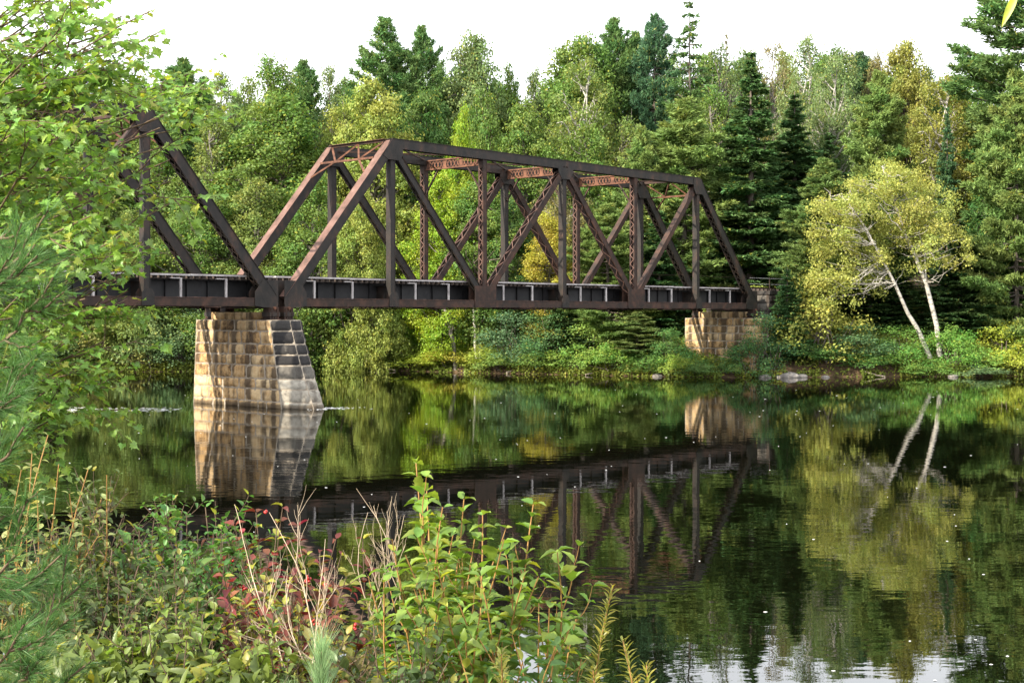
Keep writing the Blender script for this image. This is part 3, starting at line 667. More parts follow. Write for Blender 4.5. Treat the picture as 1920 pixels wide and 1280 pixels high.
def spruce(seed, H=20, W=6.0, cb=.06, step=.42, dens=1.0, droop=.22, blade=.24, power=.85, bare=0.0):
    rng = np.random.default_rng(seed); b = MB(); f = MB(); trunk = np.stack([np.zeros(6), np.zeros(6), np.linspace(0, H, 6)], 1)
    tube(b, trunk, np.linspace(.24, .02, 6), 7); z = cb * H; P = []; D = []; Wv = []
    while z < H * .985:
        u = (z / H - cb) / (1 - cb); R = max(.18, W / 2 * (1 - u) ** power) * (.75 + .25 * min(1, u * 5)); nb = 7 if u < .8 else 5
        for i_ in range(nb):
            az = rng.random() * 2 * np.pi; L = R * rng.uniform(.42, 1.25); dr = np.array([math.cos(az), math.sin(az), 0]); sd = np.array([-dr[1], dr[0], 0])
            dp = droop * (1 - 1.6 * u); tt = np.linspace(0, 1, 5); path = np.array([0, 0, z + rng.normal() * .1]) + dr * (tt * L)[:, None] + CZ * (L * (-dp * np.sin(tt * 2.1) + .08 * tt))[:, None]
            tube(b, path, np.linspace(.03 + .008 * L, .008, 5), 3, cap=False)
            if rng.random() < bare: continue
            m_ = int(max(12, 105 * L * dens)); q = .12 + .88 * rng.random(m_) ** .8; lat = rng.normal(size=m_) * (.05 + .24 * L * q * (1.15 - q))
            c = np.stack([np.interp(q, tt, path[:, d]) for d in range(3)], 1) + sd * lat[:, None] - CZ * (np.abs(rng.normal(size=m_)) * .10)[:, None]
            dd = nrm(dr * .9 + sd * np.sign(lat)[:, None] * .6 - CZ * .25 + .35 * rng.normal(size=(m_, 3))); P.append(c); D.append(dd); Wv.append(np.full(m_, np.clip(rng.normal(.5, .2), 0, 1)))
        z += step * rng.uniform(.7, 1.3)
    P = np.concatenate(P); D = np.concatenate(D); Wv = np.concatenate(Wv); nb = 2; ci = np.repeat(np.arange(len(P)), nb); N = len(ci)
    al = nrm(D[ci] + .35 * rng.normal(size=(N, 3))); nn = nrm(CZ + .7 * rng.normal(size=(N, 3))); Zf = nrm(nn - (nn * al).sum(1, keepdims=True) * al); Yf = np.cross(Zf, al)
    tv = T_BLADE[0] * np.array([1.1, 1.9, 1]); stamp(f, tv, T_BLADE[1], P[ci], al, Yf, Zf, blade * rng.uniform(.6, 1.3, N), 0, rng.random(N), Wv[ci])
    return ('spruce_tree', b, f, H, W)

def bush(seed, H=3.2, W=4.2, nl=22, leaf=.15):
    rng = np.random.default_rng(seed); lobes = []
    for _ in range(nl):
        az = rng.random() * 6.283; u = rng.random(); r = W / 2 * math.sqrt(max(0, 1 - u ** 2)) * rng.uniform(.35, .85); rr = rng.uniform(.45, .85)
        lobes.append((r * math.cos(az), r * math.sin(az), .25 + (H - .6) * u, rr))
    b = MB()
    for q in lobes: tube(b, curve((rng.normal() * .2, rng.normal() * .2, -.15), q[:3], rng, 5, -.05, .05), np.linspace(.035, .012, 5), 4, cap=False)
    f = MB(); lobes_crown(f, lobes, rng, 30, 26, leaf, .85, .22)
    return ('bush', b, f, H, W)

PROTO = {}
def proto(key, made, bark, leafm, trunk_name='trunk', crown_name='crown'):
    kind, b, f, H, W = made
    vv = np.concatenate(f.v); H = float(np.percentile(vv[:, 2], 99.8)); W = 2 * float(np.percentile(np.abs(vv[:, 0]), 98.5))
    PROTO[key] = (kind, b.mesh(trunk_name, [bark]), f.mesh(crown_name, [leafm]), H, W, trunk_name, crown_name)
proto('D0', decid(11, 19, 10, .04, 110, (1.0, 1.7), .75), M_PALE, M_LEAF)
proto('D1', decid(12, 20, 9.5, .14, 92, (1.0, 1.8), .85, bare=3), M_BARK, M_LEAF)
proto('D2', decid(13, 20, 7.5, .26, 62, (.8, 1.5), .9, .35, bare=6), M_PALE, M_LEAF)
proto('D3', decid(14, 16, 11, .06, 100, (1.0, 1.9), .62), M_BARK, M_LEAF)
proto('D4', decid(15, 20, 8.5, .12, 105, (.75, 1.35), .8, .3, nleaf=26, leaf=.24, droop=.25, bare=4), M_PALE, M_LEAF)
proto('D5', decid(16, 20, 7.5, .36, 36, (.7, 1.3), .9, .4, nleaf=19, nsub=17, bare=10), M_PALE, M_LEAF)     # thin, see-through
proto('W1', decid(17, 20, 8.0, .26, 74, (.8, 1.4), .8, .3, nleaf=26, leaf=.23, droop=.2, bare=1), M_BIRCH, M_LEAF)
proto('P0', pine(21, 23, 9.5, .22, .95, 1.0), M_BARK, M_NEEDLE)
proto('P1', pine(22, 20, 8.5, .10, .75, 1.25, plume=.36), M_BARK, M_NEEDLE)
proto('P2', pine(23, 24, 8.5, .40, .8, 1.0, up=.40), M_BARK, M_NEEDLE)
proto('P3', pine(24, 22, 11.5, .05, .8, 1.15, up=.12, plume=.36), M_BARK, M_NEEDLE)
proto('S0', spruce(31, 22, 6.2), M_BARK, M_NEEDLE)
proto('S1', spruce(32, 18, 6.8, .03, .40, 1.0, .30), M_BARK, M_NEEDLE)
proto('S2', spruce(33, 22, 5.2, .45, .60, .22, -.34, .24, .6, .15), M_BARK, M_NEEDLE)
proto('S3', spruce(34, 22, 3.0, .3, .5, .35, .2, .2, .8, .5), M_PALE, M_NEEDLE)
proto('B0', bush(41), M_BARK, M_LEAF, 'stems', 'foliage')
proto('B1', bush(42, 2.6, 4.8, 24, .17), M_BARK, M_LEAF, 'stems', 'foliage')
proto('B2', bush(43, 4.0, 3.8, 26, .13), M_BARK, M_LEAF, 'stems', 'foliage')

CATS = {'D': 'tree', 'W': 'tree', 'P': 'pine tree', 'S': 'spruce tree', 'B': 'bush'}
tcount = 0
def plant(key, px, top, Y, wpx, color, label, group=None, name=None, rz=None, base=None, lean=0.0):
    """a tree rooted in the ground at depth Y whose crown tops out at photo height `top` and is wpx wide"""
    global tcount; tcount += 1
    kind, mt_, mc, H, W, tn, cn = PROTO[key]
    X = (px - HX) / F * Y; gz = float(ground_z(X, Y)) - .1 if base is None else base
    h = HC + (HY - top) / F * Y - gz; sz = h / H; sx = wpx / F * Y / W
    o = empty(name or kind, (X, Y, gz), (tcount * 2.399) % 6.283 if rz is None else rz); o.scale = (sx, sx, sz); 
    if lean: o.rotation_euler[1] = lean
    a = bpy.data.objects.new(tn, mt_); COL.objects.link(a); a.parent = o
    c = bpy.data.objects.new(cn, mc); COL.objects.link(c); c.parent = o; c.color = (*color, 1)
    tag(o, label, 'tree' if name == 'small_tree' else CATS[key[0]], group)
    return o

G_MID = (.125, .210, .048); G_YEL = (.24, .300, .070); G_DARK = (.090, .170, .045); G_OLIVE = (.170, .235, .062); G_BLUE = (.075, .150, .066)
G_BRIGHT = (.22, .33, .035); GOLD = (.225, .245, .058); G_GREY = (.150, .220, .080); PINE = (.105, .195, .062); PINEL = (.16, .240, .068); SPR = (.085, .165, .060); BROWN = (.19, .185, .07)
SK = 'trees on the forest skyline'; MD = 'trees rising behind the bridge'; FR = 'trees along the far bank'
T = [
 ('S1', 1690, 500, 115.5, 120, (.085, .16, .055), 'shaded hemlock just behind the two white birch trunks', FR),
 ('S1', 1630, 470, 115, 120, (.06, .12, .04), 'green hemlock showing under the birch crown', FR),
 # skyline
 ('P2', 345, 112, 146, 130, PINE, 'dark pine tip poking over the maple leaves, leftmost conifer on the skyline', SK),
 ('D2', 418, 138, 142, 110, G_GREY, 'slim grey green tree on the skyline with sky gaps, above the left span end post', SK),
 ('D1', 245, 150, 138, 170, G_MID, 'broad green tree behind the top chord of the left span', SK),
 ('D4', 120, 160, 138, 190, G_MID, 'green tree glimpsed between maple leaves near the left edge', SK),
 ('D1', -20, 150, 136, 190, G_OLIVE, 'green tree on the far bank at the very left edge', SK),
 ('D4', 512, 106, 140, 150, G_MID, 'rounded green tree with uneven twin top left of the small skyline pine', SK),
 ('P2', 568, 116, 146, 90, PINE, 'small dark pine top between two broadleaf crowns on the skyline', SK),
 ('D2', 618, 126, 143, 80, G_GREY, 'narrow pale green tree just left of the tall white pine', SK),
 ('P0', 724, 36, 138, 175, PINE, 'tall dark white pine with long left bough, above the bridge portal', SK),
 ('P2', 789, 52, 139, 100, PINE, 'slimmer dark pine close beside the tall white pine', SK),
 ('D1', 884, 72, 140, 150, G_GREY, 'round topped oak alone on the skyline right of the twin pines', SK),
 ('D3', 955, 130, 143, 110, G_MID, 'low green crown filling the skyline dip right of the round oak', SK),
 ('D2', 1003, 134, 143, 80, G_GREY, 'small green crown at the lowest dip of the skyline', SK),
 ('D1', 1085, 74, 140, 170, G_MID, 'big dark green dome shaped tree left of the skyline pine group', SK),
 ('P2', 1150, 38, 143, 110, PINE, 'dense dark pine with clumped top rising from the big domed tree', SK),
 ('P2', 1192, 62, 145, 80, PINE, 'pine with bare lower trunk showing sky, between dense pine and blue conifer', SK),
 ('P2', 1229, 30, 141, 95, (.07, .15, .075), 'blue green pointed conifer just left of the sparse spire', SK),
 ('S2', 1293, 6, 139, 105, PINE, 'tallest sparse conifer with thin upswept branches against the sky', SK),
 ('D5', 1345, 84, 142, 110, G_GREY, 'thin see-through tree right of the tallest sparse conifer', SK),
 ('S3', 1362, 66, 145, 34, BROWN, 'needle thin half dead spire among see-through crowns', SK),
 ('D5', 1405, 92, 144, 110, G_GREY, 'second see-through pale tree, above the tall dark spruce', SK),
 ('D5', 1448, 80, 143, 90, BROWN, 'thin brownish tree between see-through crown and white trunked tree', SK),
 ('W1', 1512, 68, 137, 120, G_GREY, 'white trunked tree with round grey green top on the right skyline', SK),
 ('D4', 1575, 86, 138, 130, G_GREY, 'dense grey green tree left of the golden crowns on the skyline', SK),
 ('P2', 1612, 100, 144, 90, G_BLUE, 'dark pine crown wedged behind the dense grey green tree', SK),
 ('D4', 1642, 100, 142, 70, BROWN, 'brownish golden crown, smaller of two golden crowns on the skyline', SK),
 ('D1', 1694, 82, 140, 110, GOLD, 'large golden olive crown on the right skyline', SK),
 ('D2', 1742, 128, 142, 80, G_DARK, 'dark green shoulder of a tree right of the golden crown', SK),
 ('D3', 1800, 150, 140, 120, G_MID, 'low green tree behind the boughs of the right edge pine', SK),
 # middle layer
 ('D0', 700, 155, 128, 200, G_YEL, 'light yellow green tree directly above the left portal', MD),
 ('D4', 640, 190, 131, 120, G_YEL, 'pale feathery tree left of the light yellow green crown', MD),
 ('D1', 520, 185, 130, 220, G_MID, 'wide twiggy green tree filling the gap left of the portal', MD),
 ('D4', 405, 215, 129, 150, G_OLIVE, 'olive green tree behind the left span end post', MD),
 ('D0', 300, 230, 129, 180, G_MID, 'green tree behind the hip joint of the left span', MD),
 ('D0', 150, 260, 128, 200, G_OLIVE, 'olive tree behind the left span seen through maple leaves', MD),
 ('D1', 10, 260, 128, 200, G_MID, 'green tree behind the pine needles at left edge', MD),
 ('D3', 868, 210, 126, 105, G_BRIGHT, 'small vivid yellow green maple above the top chord near the portal', MD),
 ('D1', 800, 170, 134, 130, G_DARK, 'dark green tree below the twin pines', MD),
 ('D3', 905, 178, 131, 150, G_MID, 'green spreading tree between vivid maple and domed tree', MD),
 ('D0', 985, 195, 128, 170, G_MID, 'broad green tree above the third truss panel', MD),
 ('W1', 1090, 116, 134, 170, G_OLIVE, 'olive tree with leaning pale trunk in front of the domed tree', MD),
 ('D0', 1095, 238, 126, 170, G_MID, 'leafy green tree touching the middle of the top chord', MD),
 ('D4', 1180, 225, 133, 110, G_OLIVE, 'olive green tree under the bare trunked pines', MD),
 ('P1', 1275, 190, 124, 210, PINEL, 'soft light green pine with cone flecks behind the right half of the span', MD),
 ('P1', 1205, 240, 122, 120, PINEL, 'light green pine at the left shoulder of the larger soft pine', MD),
 ('D4', 1340, 170, 134, 120, G_MID, 'green tree between soft light pine and the tall dark spruce', MD),
 ('S0', 1408, 116, 124, 175, (.095, .180, .062), 'tall dark spruce with pointed top behind the bridge end', MD),
 ('S0', 1490, 190, 128, 165, SPR, 'very dark spruce right of the tall pointed one', MD),
 ('S1', 1555, 255, 129, 120, SPR, 'dark spruce in shade left of the birch', MD),
 ('S1', 1450, 270, 131, 150, SPR, 'dark spruce filling the gap behind the abutment', MD),
 ('S1', 1350, 320, 130, 150, SPR, 'dark spruce behind the bridge right end post', MD),
 ('W1', 1562, 110, 131, 110, G_GREY, 'pale trunked grey green tree above the dark spruces', MD),
 ('P1', 1655, 138, 121, 150, PINEL, 'light green pine standing above the yellow birch', MD),
 ('W1', 1765, 148, 122, 160, (.23, .25, .06), 'golden leaved birch with straight white trunk behind the clump birch', MD),
 ('S0', 1776, 215, 118, 64, G_BLUE, 'narrow blue green spruce in front of the golden birch', MD),
 ('D3', 1845, 200, 124, 130, G_MID, 'green broadleaf tree partly behind the right edge pine', MD),
 # bank row
 ('D0', 590, 330, 121, 190, G_MID, 'bushy green tree seen through the portal opening', FR),
 ('D3', 680, 360, 119, 150, G_YEL, 'yellowish green tree behind the portal legs', FR),
 ('D0', 830, 330, 119, 150, G_BRIGHT, 'vivid lime green tree seen through the second truss panel', FR),
 ('D1', 900, 345, 118, 130, G_MID, 'green tree behind the second joint of the near truss', FR),
 ('D4', 1030, 400, 116, 110, (.34, .32, .05), 'yellowing young tree seen through the middle panel', FR),
 ('D0', 965, 370, 119, 120, G_DARK, 'dark green tree left of the yellowing young one', FR),
 ('W1', 1055, 330, 121, 130, BROWN, 'half bare pale tree behind the middle post', FR),
 ('P3', 1140, 385, 115, 190, PINEL, 'light pine with layered boughs seen through the fourth panel', FR),
 ('S1', 1235, 400, 117, 130, (.07, .15, .05), 'green spruce behind the fifth truss panel', FR),
 ('D0', 480, 340, 122, 170, G_OLIVE, 'olive tree right of the left span end post', FR),
 ('D0', 375, 350, 121, 180, G_MID, 'green tree between the end posts of the left span', FR),
 ('D3', 250, 400, 120, 180, G_OLIVE, 'low olive tree above the left span deck', FR),
 ('D3', 100, 400, 120, 200, G_MID, 'low green tree behind the left span girder', FR),
 ('P3', 1545, 300, 114, 180, (.12, .19, .055), 'bushy green pine directly left of the yellow birch clump', FR),
 ('B2', 1545, 500, 108.8, 185, (.26, .28, .065), 'small golden green tree leaning over the bank beside the abutment', FR, 'small_tree'),
 ('S1', 1476, 508, 108.7, 80, (.08, .17, .06), 'young green spruce beside the abutment wall', FR),
 ('S1', 1452, 575, 109.6, 24, (.42, .42, .07), 'tiny yellow conifer in front of the abutment wall', FR),
 ('S1', 1800, 420, 114, 130, (.075, .145, .05), 'hemlock hanging behind the birch trunks', FR),
 ('D0', 1852, 330, 117, 130, (.07, .16, .04), 'deep green maple on a thin trunk right of the birch clump', FR),
 ('P3', 1905, 140, 113, 210, PINEL, 'pale layered pine at the right edge below the big pine', FR),
 ('P0', 1925, -80, 118, 290, PINE, 'huge dark pine reaching past the top right corner', SK),
 ('D0', 1990, 250, 118, 160, G_MID, 'green tree just outside the right edge', FR),
]
for t in T: plant(*t)
for i_, (px, top) in enumerate([(-60, 205), (60, 200), (170, 195), (290, 190), (380, 185), (465, 175), (560, 178), (650, 172), (745, 160), (840, 165), (930, 178), (1010, 182), (1075, 150), (1160, 140), (1250, 130), (1330, 128), (1400, 130), (1470, 124), (1545, 128), (1620, 140), (1700, 145), (1780, 168), (1860, 170), (1950, 170)]):
    plant(('D1', 'D0', 'D3')[i_ % 3], px, top - 20, 151 + (i_ * 7) % 5, 165, (G_MID, G_OLIVE, G_DARK)[(i_ * 5) % 3], 'green tree mostly hidden behind the crowns of the forest skyline', 'hidden trees behind the skyline')

# birch clump, two white trunks leaning left over the bank
def birch_clump():
    rng = np.random.default_rng(77); Y = 109.6; base = PX(1753, 668, Y); base[2] = float(ground_z(base[0], Y)) - .1
    root = empty('birch_clump', base)
    def L(px, py, dy=0): return PX(px, py, Y + dy) - base
    tr1 = np.array([L(1744, 672), L(1722, 618, -.3), L(1704, 586, -.5), L(1680, 532, -.9), L(1656, 486, -1.2), L(1628, 430, -1.6), L(1590, 375, -1.8)])
    tr2 = np.array([L(1762, 668, .3), L(1756, 610, .2), L(1736, 530, 0), L(1716, 480, -.1), L(1700, 445, -.2), L(1686, 400, -.3), L(1668, 350, -.4), L(1656, 312, -.5)])
    tr3 = np.array([L(1736, 530, 0), L(1733, 480, .5), L(1722, 430, .8), L(1722, 400, 1.0)])
    for k_, (tr, r) in enumerate(((tr1, .20), (tr2, .21), (tr3, .09))):
        m = MB(); t0 = np.linspace(0, 1, len(tr)); t1 = np.linspace(0, 1, 22); cc = np.stack([np.interp(t1, t0, tr[:, d]) for d in range(3)], 1)
        cc += np.cumsum(rng.normal(size=cc.shape) * .012, 0); tube(m, cc, np.linspace(r, r * .25, 22), 9)
        m.obj('trunk', [M_BIRCH], root)
    lob = []
    def blob(cx, cy, rx, ry, n, r=(.55, 1.05)):
        for _ in range(n):
            a, q = rng.random() * 6.28, math.sqrt(rng.random()); p = L(cx + rx * q * math.cos(a), cy + ry * q * math.sin(a), rng.normal() * 1.8 - .3); lob.append((*p, rng.uniform(*r)))
    blob(1650, 370, 110, 50, 34); blob(1590, 370, 62, 42, 14); blob(1600, 430, 60, 40, 14); blob(1690, 420, 90, 60, 22); blob(1610, 490, 50, 38, 10); blob(1730, 395, 55, 60, 14)
    blob(1765, 455, 48, 42, 12); blob(1655, 330, 45, 25, 10); blob(1800, 480, 24, 12, 4, (.4, .7)); blob(1620, 520, 50, 40, 12); blob(1560, 420, 45, 60, 14); blob(1575, 540, 60, 40, 12); blob(1700, 340, 60, 35, 12); blob(1775, 400, 40, 50, 10); blob(1680, 480, 40, 40, 8); blob(1560, 480, 25, 30, 5, (.4, .7)); blob(1640, 450, 70, 40, 10)
    m = MB()
    allp = np.vstack([tr1[3:], (tr1[4:] + tr1[3:-1]) / 2, tr2[3:], (tr2[4:] + tr2[3:-1]) / 2, tr3])
    for q in lob:
        c = np.array(q[:3]); d = np.linalg.norm(allp - c, axis=1) + (allp[:, 2] > c[2]) * 3; p0 = allp[np.argmin(d)]
        tube(m, curve(p0, c, rng, 6, .04, .06), np.linspace(.03, .01, 6), 4, cap=False)
    for a, b in (((1656, 486), (1590, 395)), ((1686, 400), (1640, 365)), ((1700, 445), (1648, 380)), ((1722, 430), (1690, 345)), ((1728, 490), (1752, 478)), ((1640, 365), (1600, 345))):
        tube(m, curve(L(*a, -.6), L(*b, -1.9), rng, 7, -.02, .03), np.linspace(.06, .02, 7), 5, cap=False)
    m.obj('branches', [M_BIRCH], root)
    f = MB(); lob = [q for q in lob if rng.random() < .78]; lob = [(q[0], q[1], q[2], q[3] * rng.uniform(.5, 1.35)) for q in lob]; lobes_crown(f, lob, rng, 34, 21, .19, .70, .23, .26); f.obj('crown', [M_LEAF], root, color=(.30, .335, .085))
    tag(root, 'yellow leaved birch with two white trunks leaning left over the water', 'tree', FR)
birch_clump()

# pale bare trunks visible under the bridge
def stem(name, pts, r, m_, label, cat, group=None):
    P = np.array(pts); loc = P[0].copy(); o = MB(); rng = np.random.default_rng(len(label)); t0 = np.linspace(0, 1, len(P)); t1 = np.linspace(0, 1, 12)
    c = np.stack([np.interp(t1, t0, (P - loc)[:, d]) for d in range(3)], 1) + np.concatenate([[[0, 0, 0]], rng.normal(size=(11, 3)) * .03]); tube(o, c, np.linspace(r, r * .6, 12), 7)
    return tag(o.obj(name, [m_], loc=loc), label, cat, group)
def gp(px, Y, dz=0): X = (px - HX) / F * Y; return np.array([X, Y, float(ground_z(X, Y)) - .1 + dz])
TK = 'bare trunks under the truss'
stem('tree_trunk', [gp(855, 116.5), PX(845, 618, 116.5), PX(828, 560, 117)], .20, M_PALE, 'leaning grey trunk under the truss left of the twin pale trunks', 'tree trunk', TK)
stem('tree_trunk', [gp(893, 116.2), PX(889, 610, 116.2), PX(886, 540, 116.4)], .14, M_BIRCH, 'pale birch trunk under the second joint, left one of the twin trunks', 'tree trunk', TK)
stem('tree_trunk', [gp(901, 116.8), PX(897, 610, 116.8), PX(893, 540, 117)], .11, M_BIRCH, 'thinner pale trunk, right one of the twin trunks under the truss', 'tree trunk', TK)
stem('tree_trunk', [gp(1868, 114), PX(1866, 520, 114), PX(1850, 430, 114.5)], .10, M_PALE, 'thin pale trunk on the brown slope at the right edge', 'tree trunk', TK)
stem('tree_trunk', [gp(692, 121.5), PX(690, 640, 121.5), PX(684, 600, 121.5)], .15, M_BARK, 'dark short trunk in the hollow right of the river pier', 'tree trunk', TK)

# bushes along the far bank: px, top, dy behind shoreline, width px, proto, colour, label
BU = 'bushes on the far bank'
BS = [
 (20, 610, 1.5, 130, 'B0', G_MID, 'green bush at the waterline at the far left edge'), (95, 600, 1.2, 120, 'B1', G_GREY, 'grey green bush overhanging the water left of the river pier'),
 (165, 585, 1.6, 110, 'B2', G_OLIVE, 'olive bush under the left span, second left of the pier'), (225, 592, 1.2, 110, 'B0', (.12, .13, .04), 'yellow tinged bush under the left span'),
 (285, 588, 1.0, 110, 'B1', G_GREY, 'grey green bush leaning to the water next to the river pier'), (345, 582, 1.2, 110, 'B2', (.075, .12, .05), 'tall pale bush directly behind the left side of the river pier'),
 (420, 590, 1.5, 110, 'B0', G_MID, 'green bush hidden behind the river pier'), (560, 588, 1.0, 120, 'B2', G_MID, 'tall green bush just right of the river pier'),
 (625, 580, 1.4, 110, 'B0', (.085, .14, .04), 'large rounded bush second right of the river pier'), (665, 612, 3.0, 60, 'B2', (.055, .11, .03), 'green bush above the dark hollow in the bank'),
 (735, 600, 1.5, 90, 'B2', (.11, .15, .04), 'yellow green bush third right of the river pier'), (720, 655, .8, 90, 'B1', (.12, .18, .035), 'low lime bush at the water right of the dark hollow'),
 (790, 610, 3.5, 90, 'B0', G_MID, 'green bush below the first panel post'), (790, 662, .8, 90, 'B1', (.15, .20, .03), 'low bright bush at the waterline left of the leaning trunk'),
 (850, 655, 1.0, 90, 'B1', (.19, .19, .03), 'yellow bush at the foot of the leaning grey trunk'), (905, 650, 1.2, 80, 'B0', (.15, .19, .035), 'lime bush at the foot of the twin trunks'),
 (960, 588, 1.6, 100, 'B2', (.05, .095, .045), 'tall blue green bush right of the twin trunks'), (935, 665, .6, 80, 'B1', (.10, .16, .04), 'low green bush above the stranded logs'),
 (1030, 585, 1.8, 100, 'B2', (.045, .09, .03), 'tall green bush below the middle post'), (1010, 655, .9, 80, 'B0', G_MID, 'green bush at the water beside the stranded logs'),
 (1080, 650, .8, 90, 'B1', (.10, .165, .035), 'bright bush at the waterline below the fourth panel'), (1110, 600, 2.2, 90, 'B0', (.12, .18, .04), 'lime bush left of the low spreading pine'),
 (1150, 648, .8, 90, 'B1', (.08, .15, .03), 'green bush in front of the low spreading pine'), (1205, 665, .7, 80, 'B0', (.06, .12, .03), 'dark green bush right of the low spreading pine'),
 (1255, 620, 1.6, 70, 'B2', (.055, .12, .035), 'upright green bush left of the bank pier'), (1262, 668, .5, 70, 'B1', (.14, .20, .04), 'low yellow green bush at the left foot of the bank pier'),
 (1310, 680, .5, 70, 'B1', (.07, .13, .04), 'low bush hiding the base of the bank pier'), (1375, 682, .6, 50, 'B0', (.08, .14, .04), 'small bush at the base of the bank pier'),
 (1436, 592, .5, 95, 'B2', (.035, .075, .03), 'dark green bush at the right side of the bank pier'), (1408, 640, .3, 80, 'B0', (.045, .095, .03), 'dark bush at the water right of the bank pier'),
 (1480, 640, 1.6, 100, 'B0', (.05, .10, .03), 'green bush below the abutment wall'), (1545, 650, 1.2, 90, 'B1', (.05, .11, .03), 'green bush above the bank rocks'),
 (1600, 610, 1.6, 110, 'B2', (.055, .105, .045), 'large grey green bush below the yellow birch crown'), (1620, 668, .5, 90, 'B1', (.045, .10, .025), 'low dark bush at the waterline under the birch'),
 (1690, 615, 1.6, 90, 'B2', (.07, .14, .03), 'green bush left of the birch trunks'), (1785, 615, 1.2, 90, 'B0', (.07, .15, .03), 'bright green bush right of the birch trunks'),
 (1735, 678, .3, 80, 'B1', (.08, .15, .035), 'low bush in front of the birch trunk bases'), (1830, 650, 1.0, 90, 'B1', (.10, .18, .04), 'lime green bush second right of the birch trunks'),
 (1835, 690, .2, 100, 'B1', (.08, .13, .06), 'low grey green bush touching the water near the right edge'), (1890, 610, 2.0, 110, 'B0', (.17, .20, .03), 'yellow green bush below the brown slope'),
 (1905, 660, .6, 100, 'B1', (.18, .21, .035), 'yellow bush at the waterline at the right edge'), (1960, 600, 1.5, 120, 'B2', G_MID, 'green bush past the right edge'),
 (1850, 580, 5.0, 90, 'B0', (.06, .11, .03), 'green bush on the slope right of the birch'), (1470, 600, 3.4, 70, 'B0', (.05, .10, .035), 'green bush pressed against the abutment wall'),
]
for px, top, dy, wpx, key, c, lab in BS:
    Y = 112.0
    for _ in range(4): Y = float(np.interp((px - HX) / F * Y, SHX, SHY)) + dy
    plant(key, px, top - 6, Y, wpx * 1.3, tuple(1.25 * q for q in c) if c in (G_MID, G_GREY, G_OLIVE) else tuple(2.0 * q for q in c), lab, BU)
plant('P3', 1195, 586, 111.6, 130, (.17, .24, .08), 'low spreading pale pine under the right half of the truss', FR)
plant('S1', 1060, 560, 114.4, 110, (.08, .15, .055), 'small hemlock beneath the middle of the truss', FR)

# ground cover on the far bank: leaves too many to count
rng = np.random.default_rng(101); N = 230000
xx = rng.uniform(-60, 62, N); yy = np.interp(xx, SHX, SHY) + np.abs(rng.normal(size=N)) * 9 - .35
hh = rng.random(N) ** 1.5 * (.35 + .5 * np.clip(wob(xx * 1.7, yy * 1.7) + .5, 0, 1)); zz = np.maximum(ground_z(xx, yy), 0) + hh
br = (xx > 36) & (yy - np.interp(xx, SHX, SHY) > 6) & (rng.random(N) < .75)
e_ = yy - np.interp(xx, SHX, SHY); keep = ~br & ~((e_ < .9) & (wob(xx * 2.3, xx * 1.1) < -.18) & (rng.random(N) < .9)); f = MB(); pos = np.stack([xx, yy, zz], 1)[keep]; leafcloud(f, pos, np.tile([0, -.5, .6], (len(pos), 1)), rng.uniform(.14, .34, len(pos)), rng, np.clip(.5 + .5 * wob(pos[:, 0] * 2, pos[:, 1] * 2), 0, 1))
tag(f.obj('undergrowth', [M_LEAF], color=(.16, .21, .04)), 'low leafy undergrowth covering the far bank', 'undergrowth', kind='stuff')
# rocks and stranded logs
def rock(px, Y, r, label):
    X = (px - HX) / F * Y; rg = np.random.default_rng(int(px)); nu, nv = 14, 9; m = MB(); U, V = np.meshgrid(np.linspace(0, 2 * np.pi, nu, endpoint=False), np.linspace(0, np.pi, nv))
    ph = rg.random(6) * 6; d = 1 + .14 * np.sin(3 * U + ph[0]) * np.sin(2 * V + ph[1]) + .10 * np.sin(5 * U + ph[2]) * np.sin(4 * V + ph[3])
    P = np.stack([np.cos(U) * np.sin(V) * d * r * 1.4, np.sin(U) * np.sin(V) * d * r, np.cos(V) * d * r * .6], -1)
    f_ = [(a * nu + b, a * nu + (b + 1) % nu, (a + 1) * nu + (b + 1) % nu, (a + 1) * nu + b) for a in range(nv - 1) for b in range(nu)][::1]
    m.add(P.reshape(-1, 3), [q[::-1] for q in f_], 0, .5, .5, True); tag(m.obj('rock', [M_ROCK], loc=(X, Y, max(float(ground_z(X, Y)), 0) + r * .15)), label, 'rock', 'rocks at the far waterline')
rock(1434, 106.6, .35, 'pale rock at the waterline nearest the bank pier'); rock(1481, 106.9, .55, 'largest flat rock at the waterline below the abutment'); rock(1502, 107.0, .35, 'small rock right of the largest waterline rock')
rock(1460, 107.0, .25, 'tiny rock between the pale rock and the flat rock')
def logm(a, b, r, label):
    a, b = np.array(a), np.array(b); o = MB(); tube(o, curve(a * 0, b - a, np.random.default_rng(3), 7, .02, .02), np.linspace(r, r * .5, 7), 7); tag(o.obj('driftwood_log', [M_LOG], loc=a), label, 'log', 'logs stranded on the far bank')
logm(PX(950, 699, 113.6), PX(982, 687, 114.6), .13, 'grey log slanting out of the water below the truss middle'); logm(PX(996, 694, 113), PX(1022, 690, 113.4), .10, 'pale log lying flat beside the slanting one')

for i_, (a_, b_, r_, lab) in enumerate([((640, 697, 121.0), (672, 690, 122.2), .07, 'thin grey branch lying in the water right of the river pier'), ((742, 694, 118.5), (700, 682, 119.8), .05, 'thin snag under the bushes below the first truss panel'),
    ((1098, 702, 110.2), (1140, 690, 111.4), .06, 'bleached branch at the waterline below the low spreading pine'), ((1660, 706, 107.0), (1615, 694, 108.2), .06, 'grey branch at the waterline under the yellow birch')]): logm(PX(*a_), PX(*b_), r_, lab)
for px_, Y_, r_, lab in ((1232, 108.3, .3, 'brown rock at the waterline left of the bank pier'), (700, 121.6, .35, 'dark rock at the mouth of the dark hollow'), (1548, 106.9, .22, 'small stone at the waterline beneath the small golden tree'), (1786, 107.6, .3, 'grey stone at the waterline right of the birch trunks')): rock(px_, Y_, r_, lab)
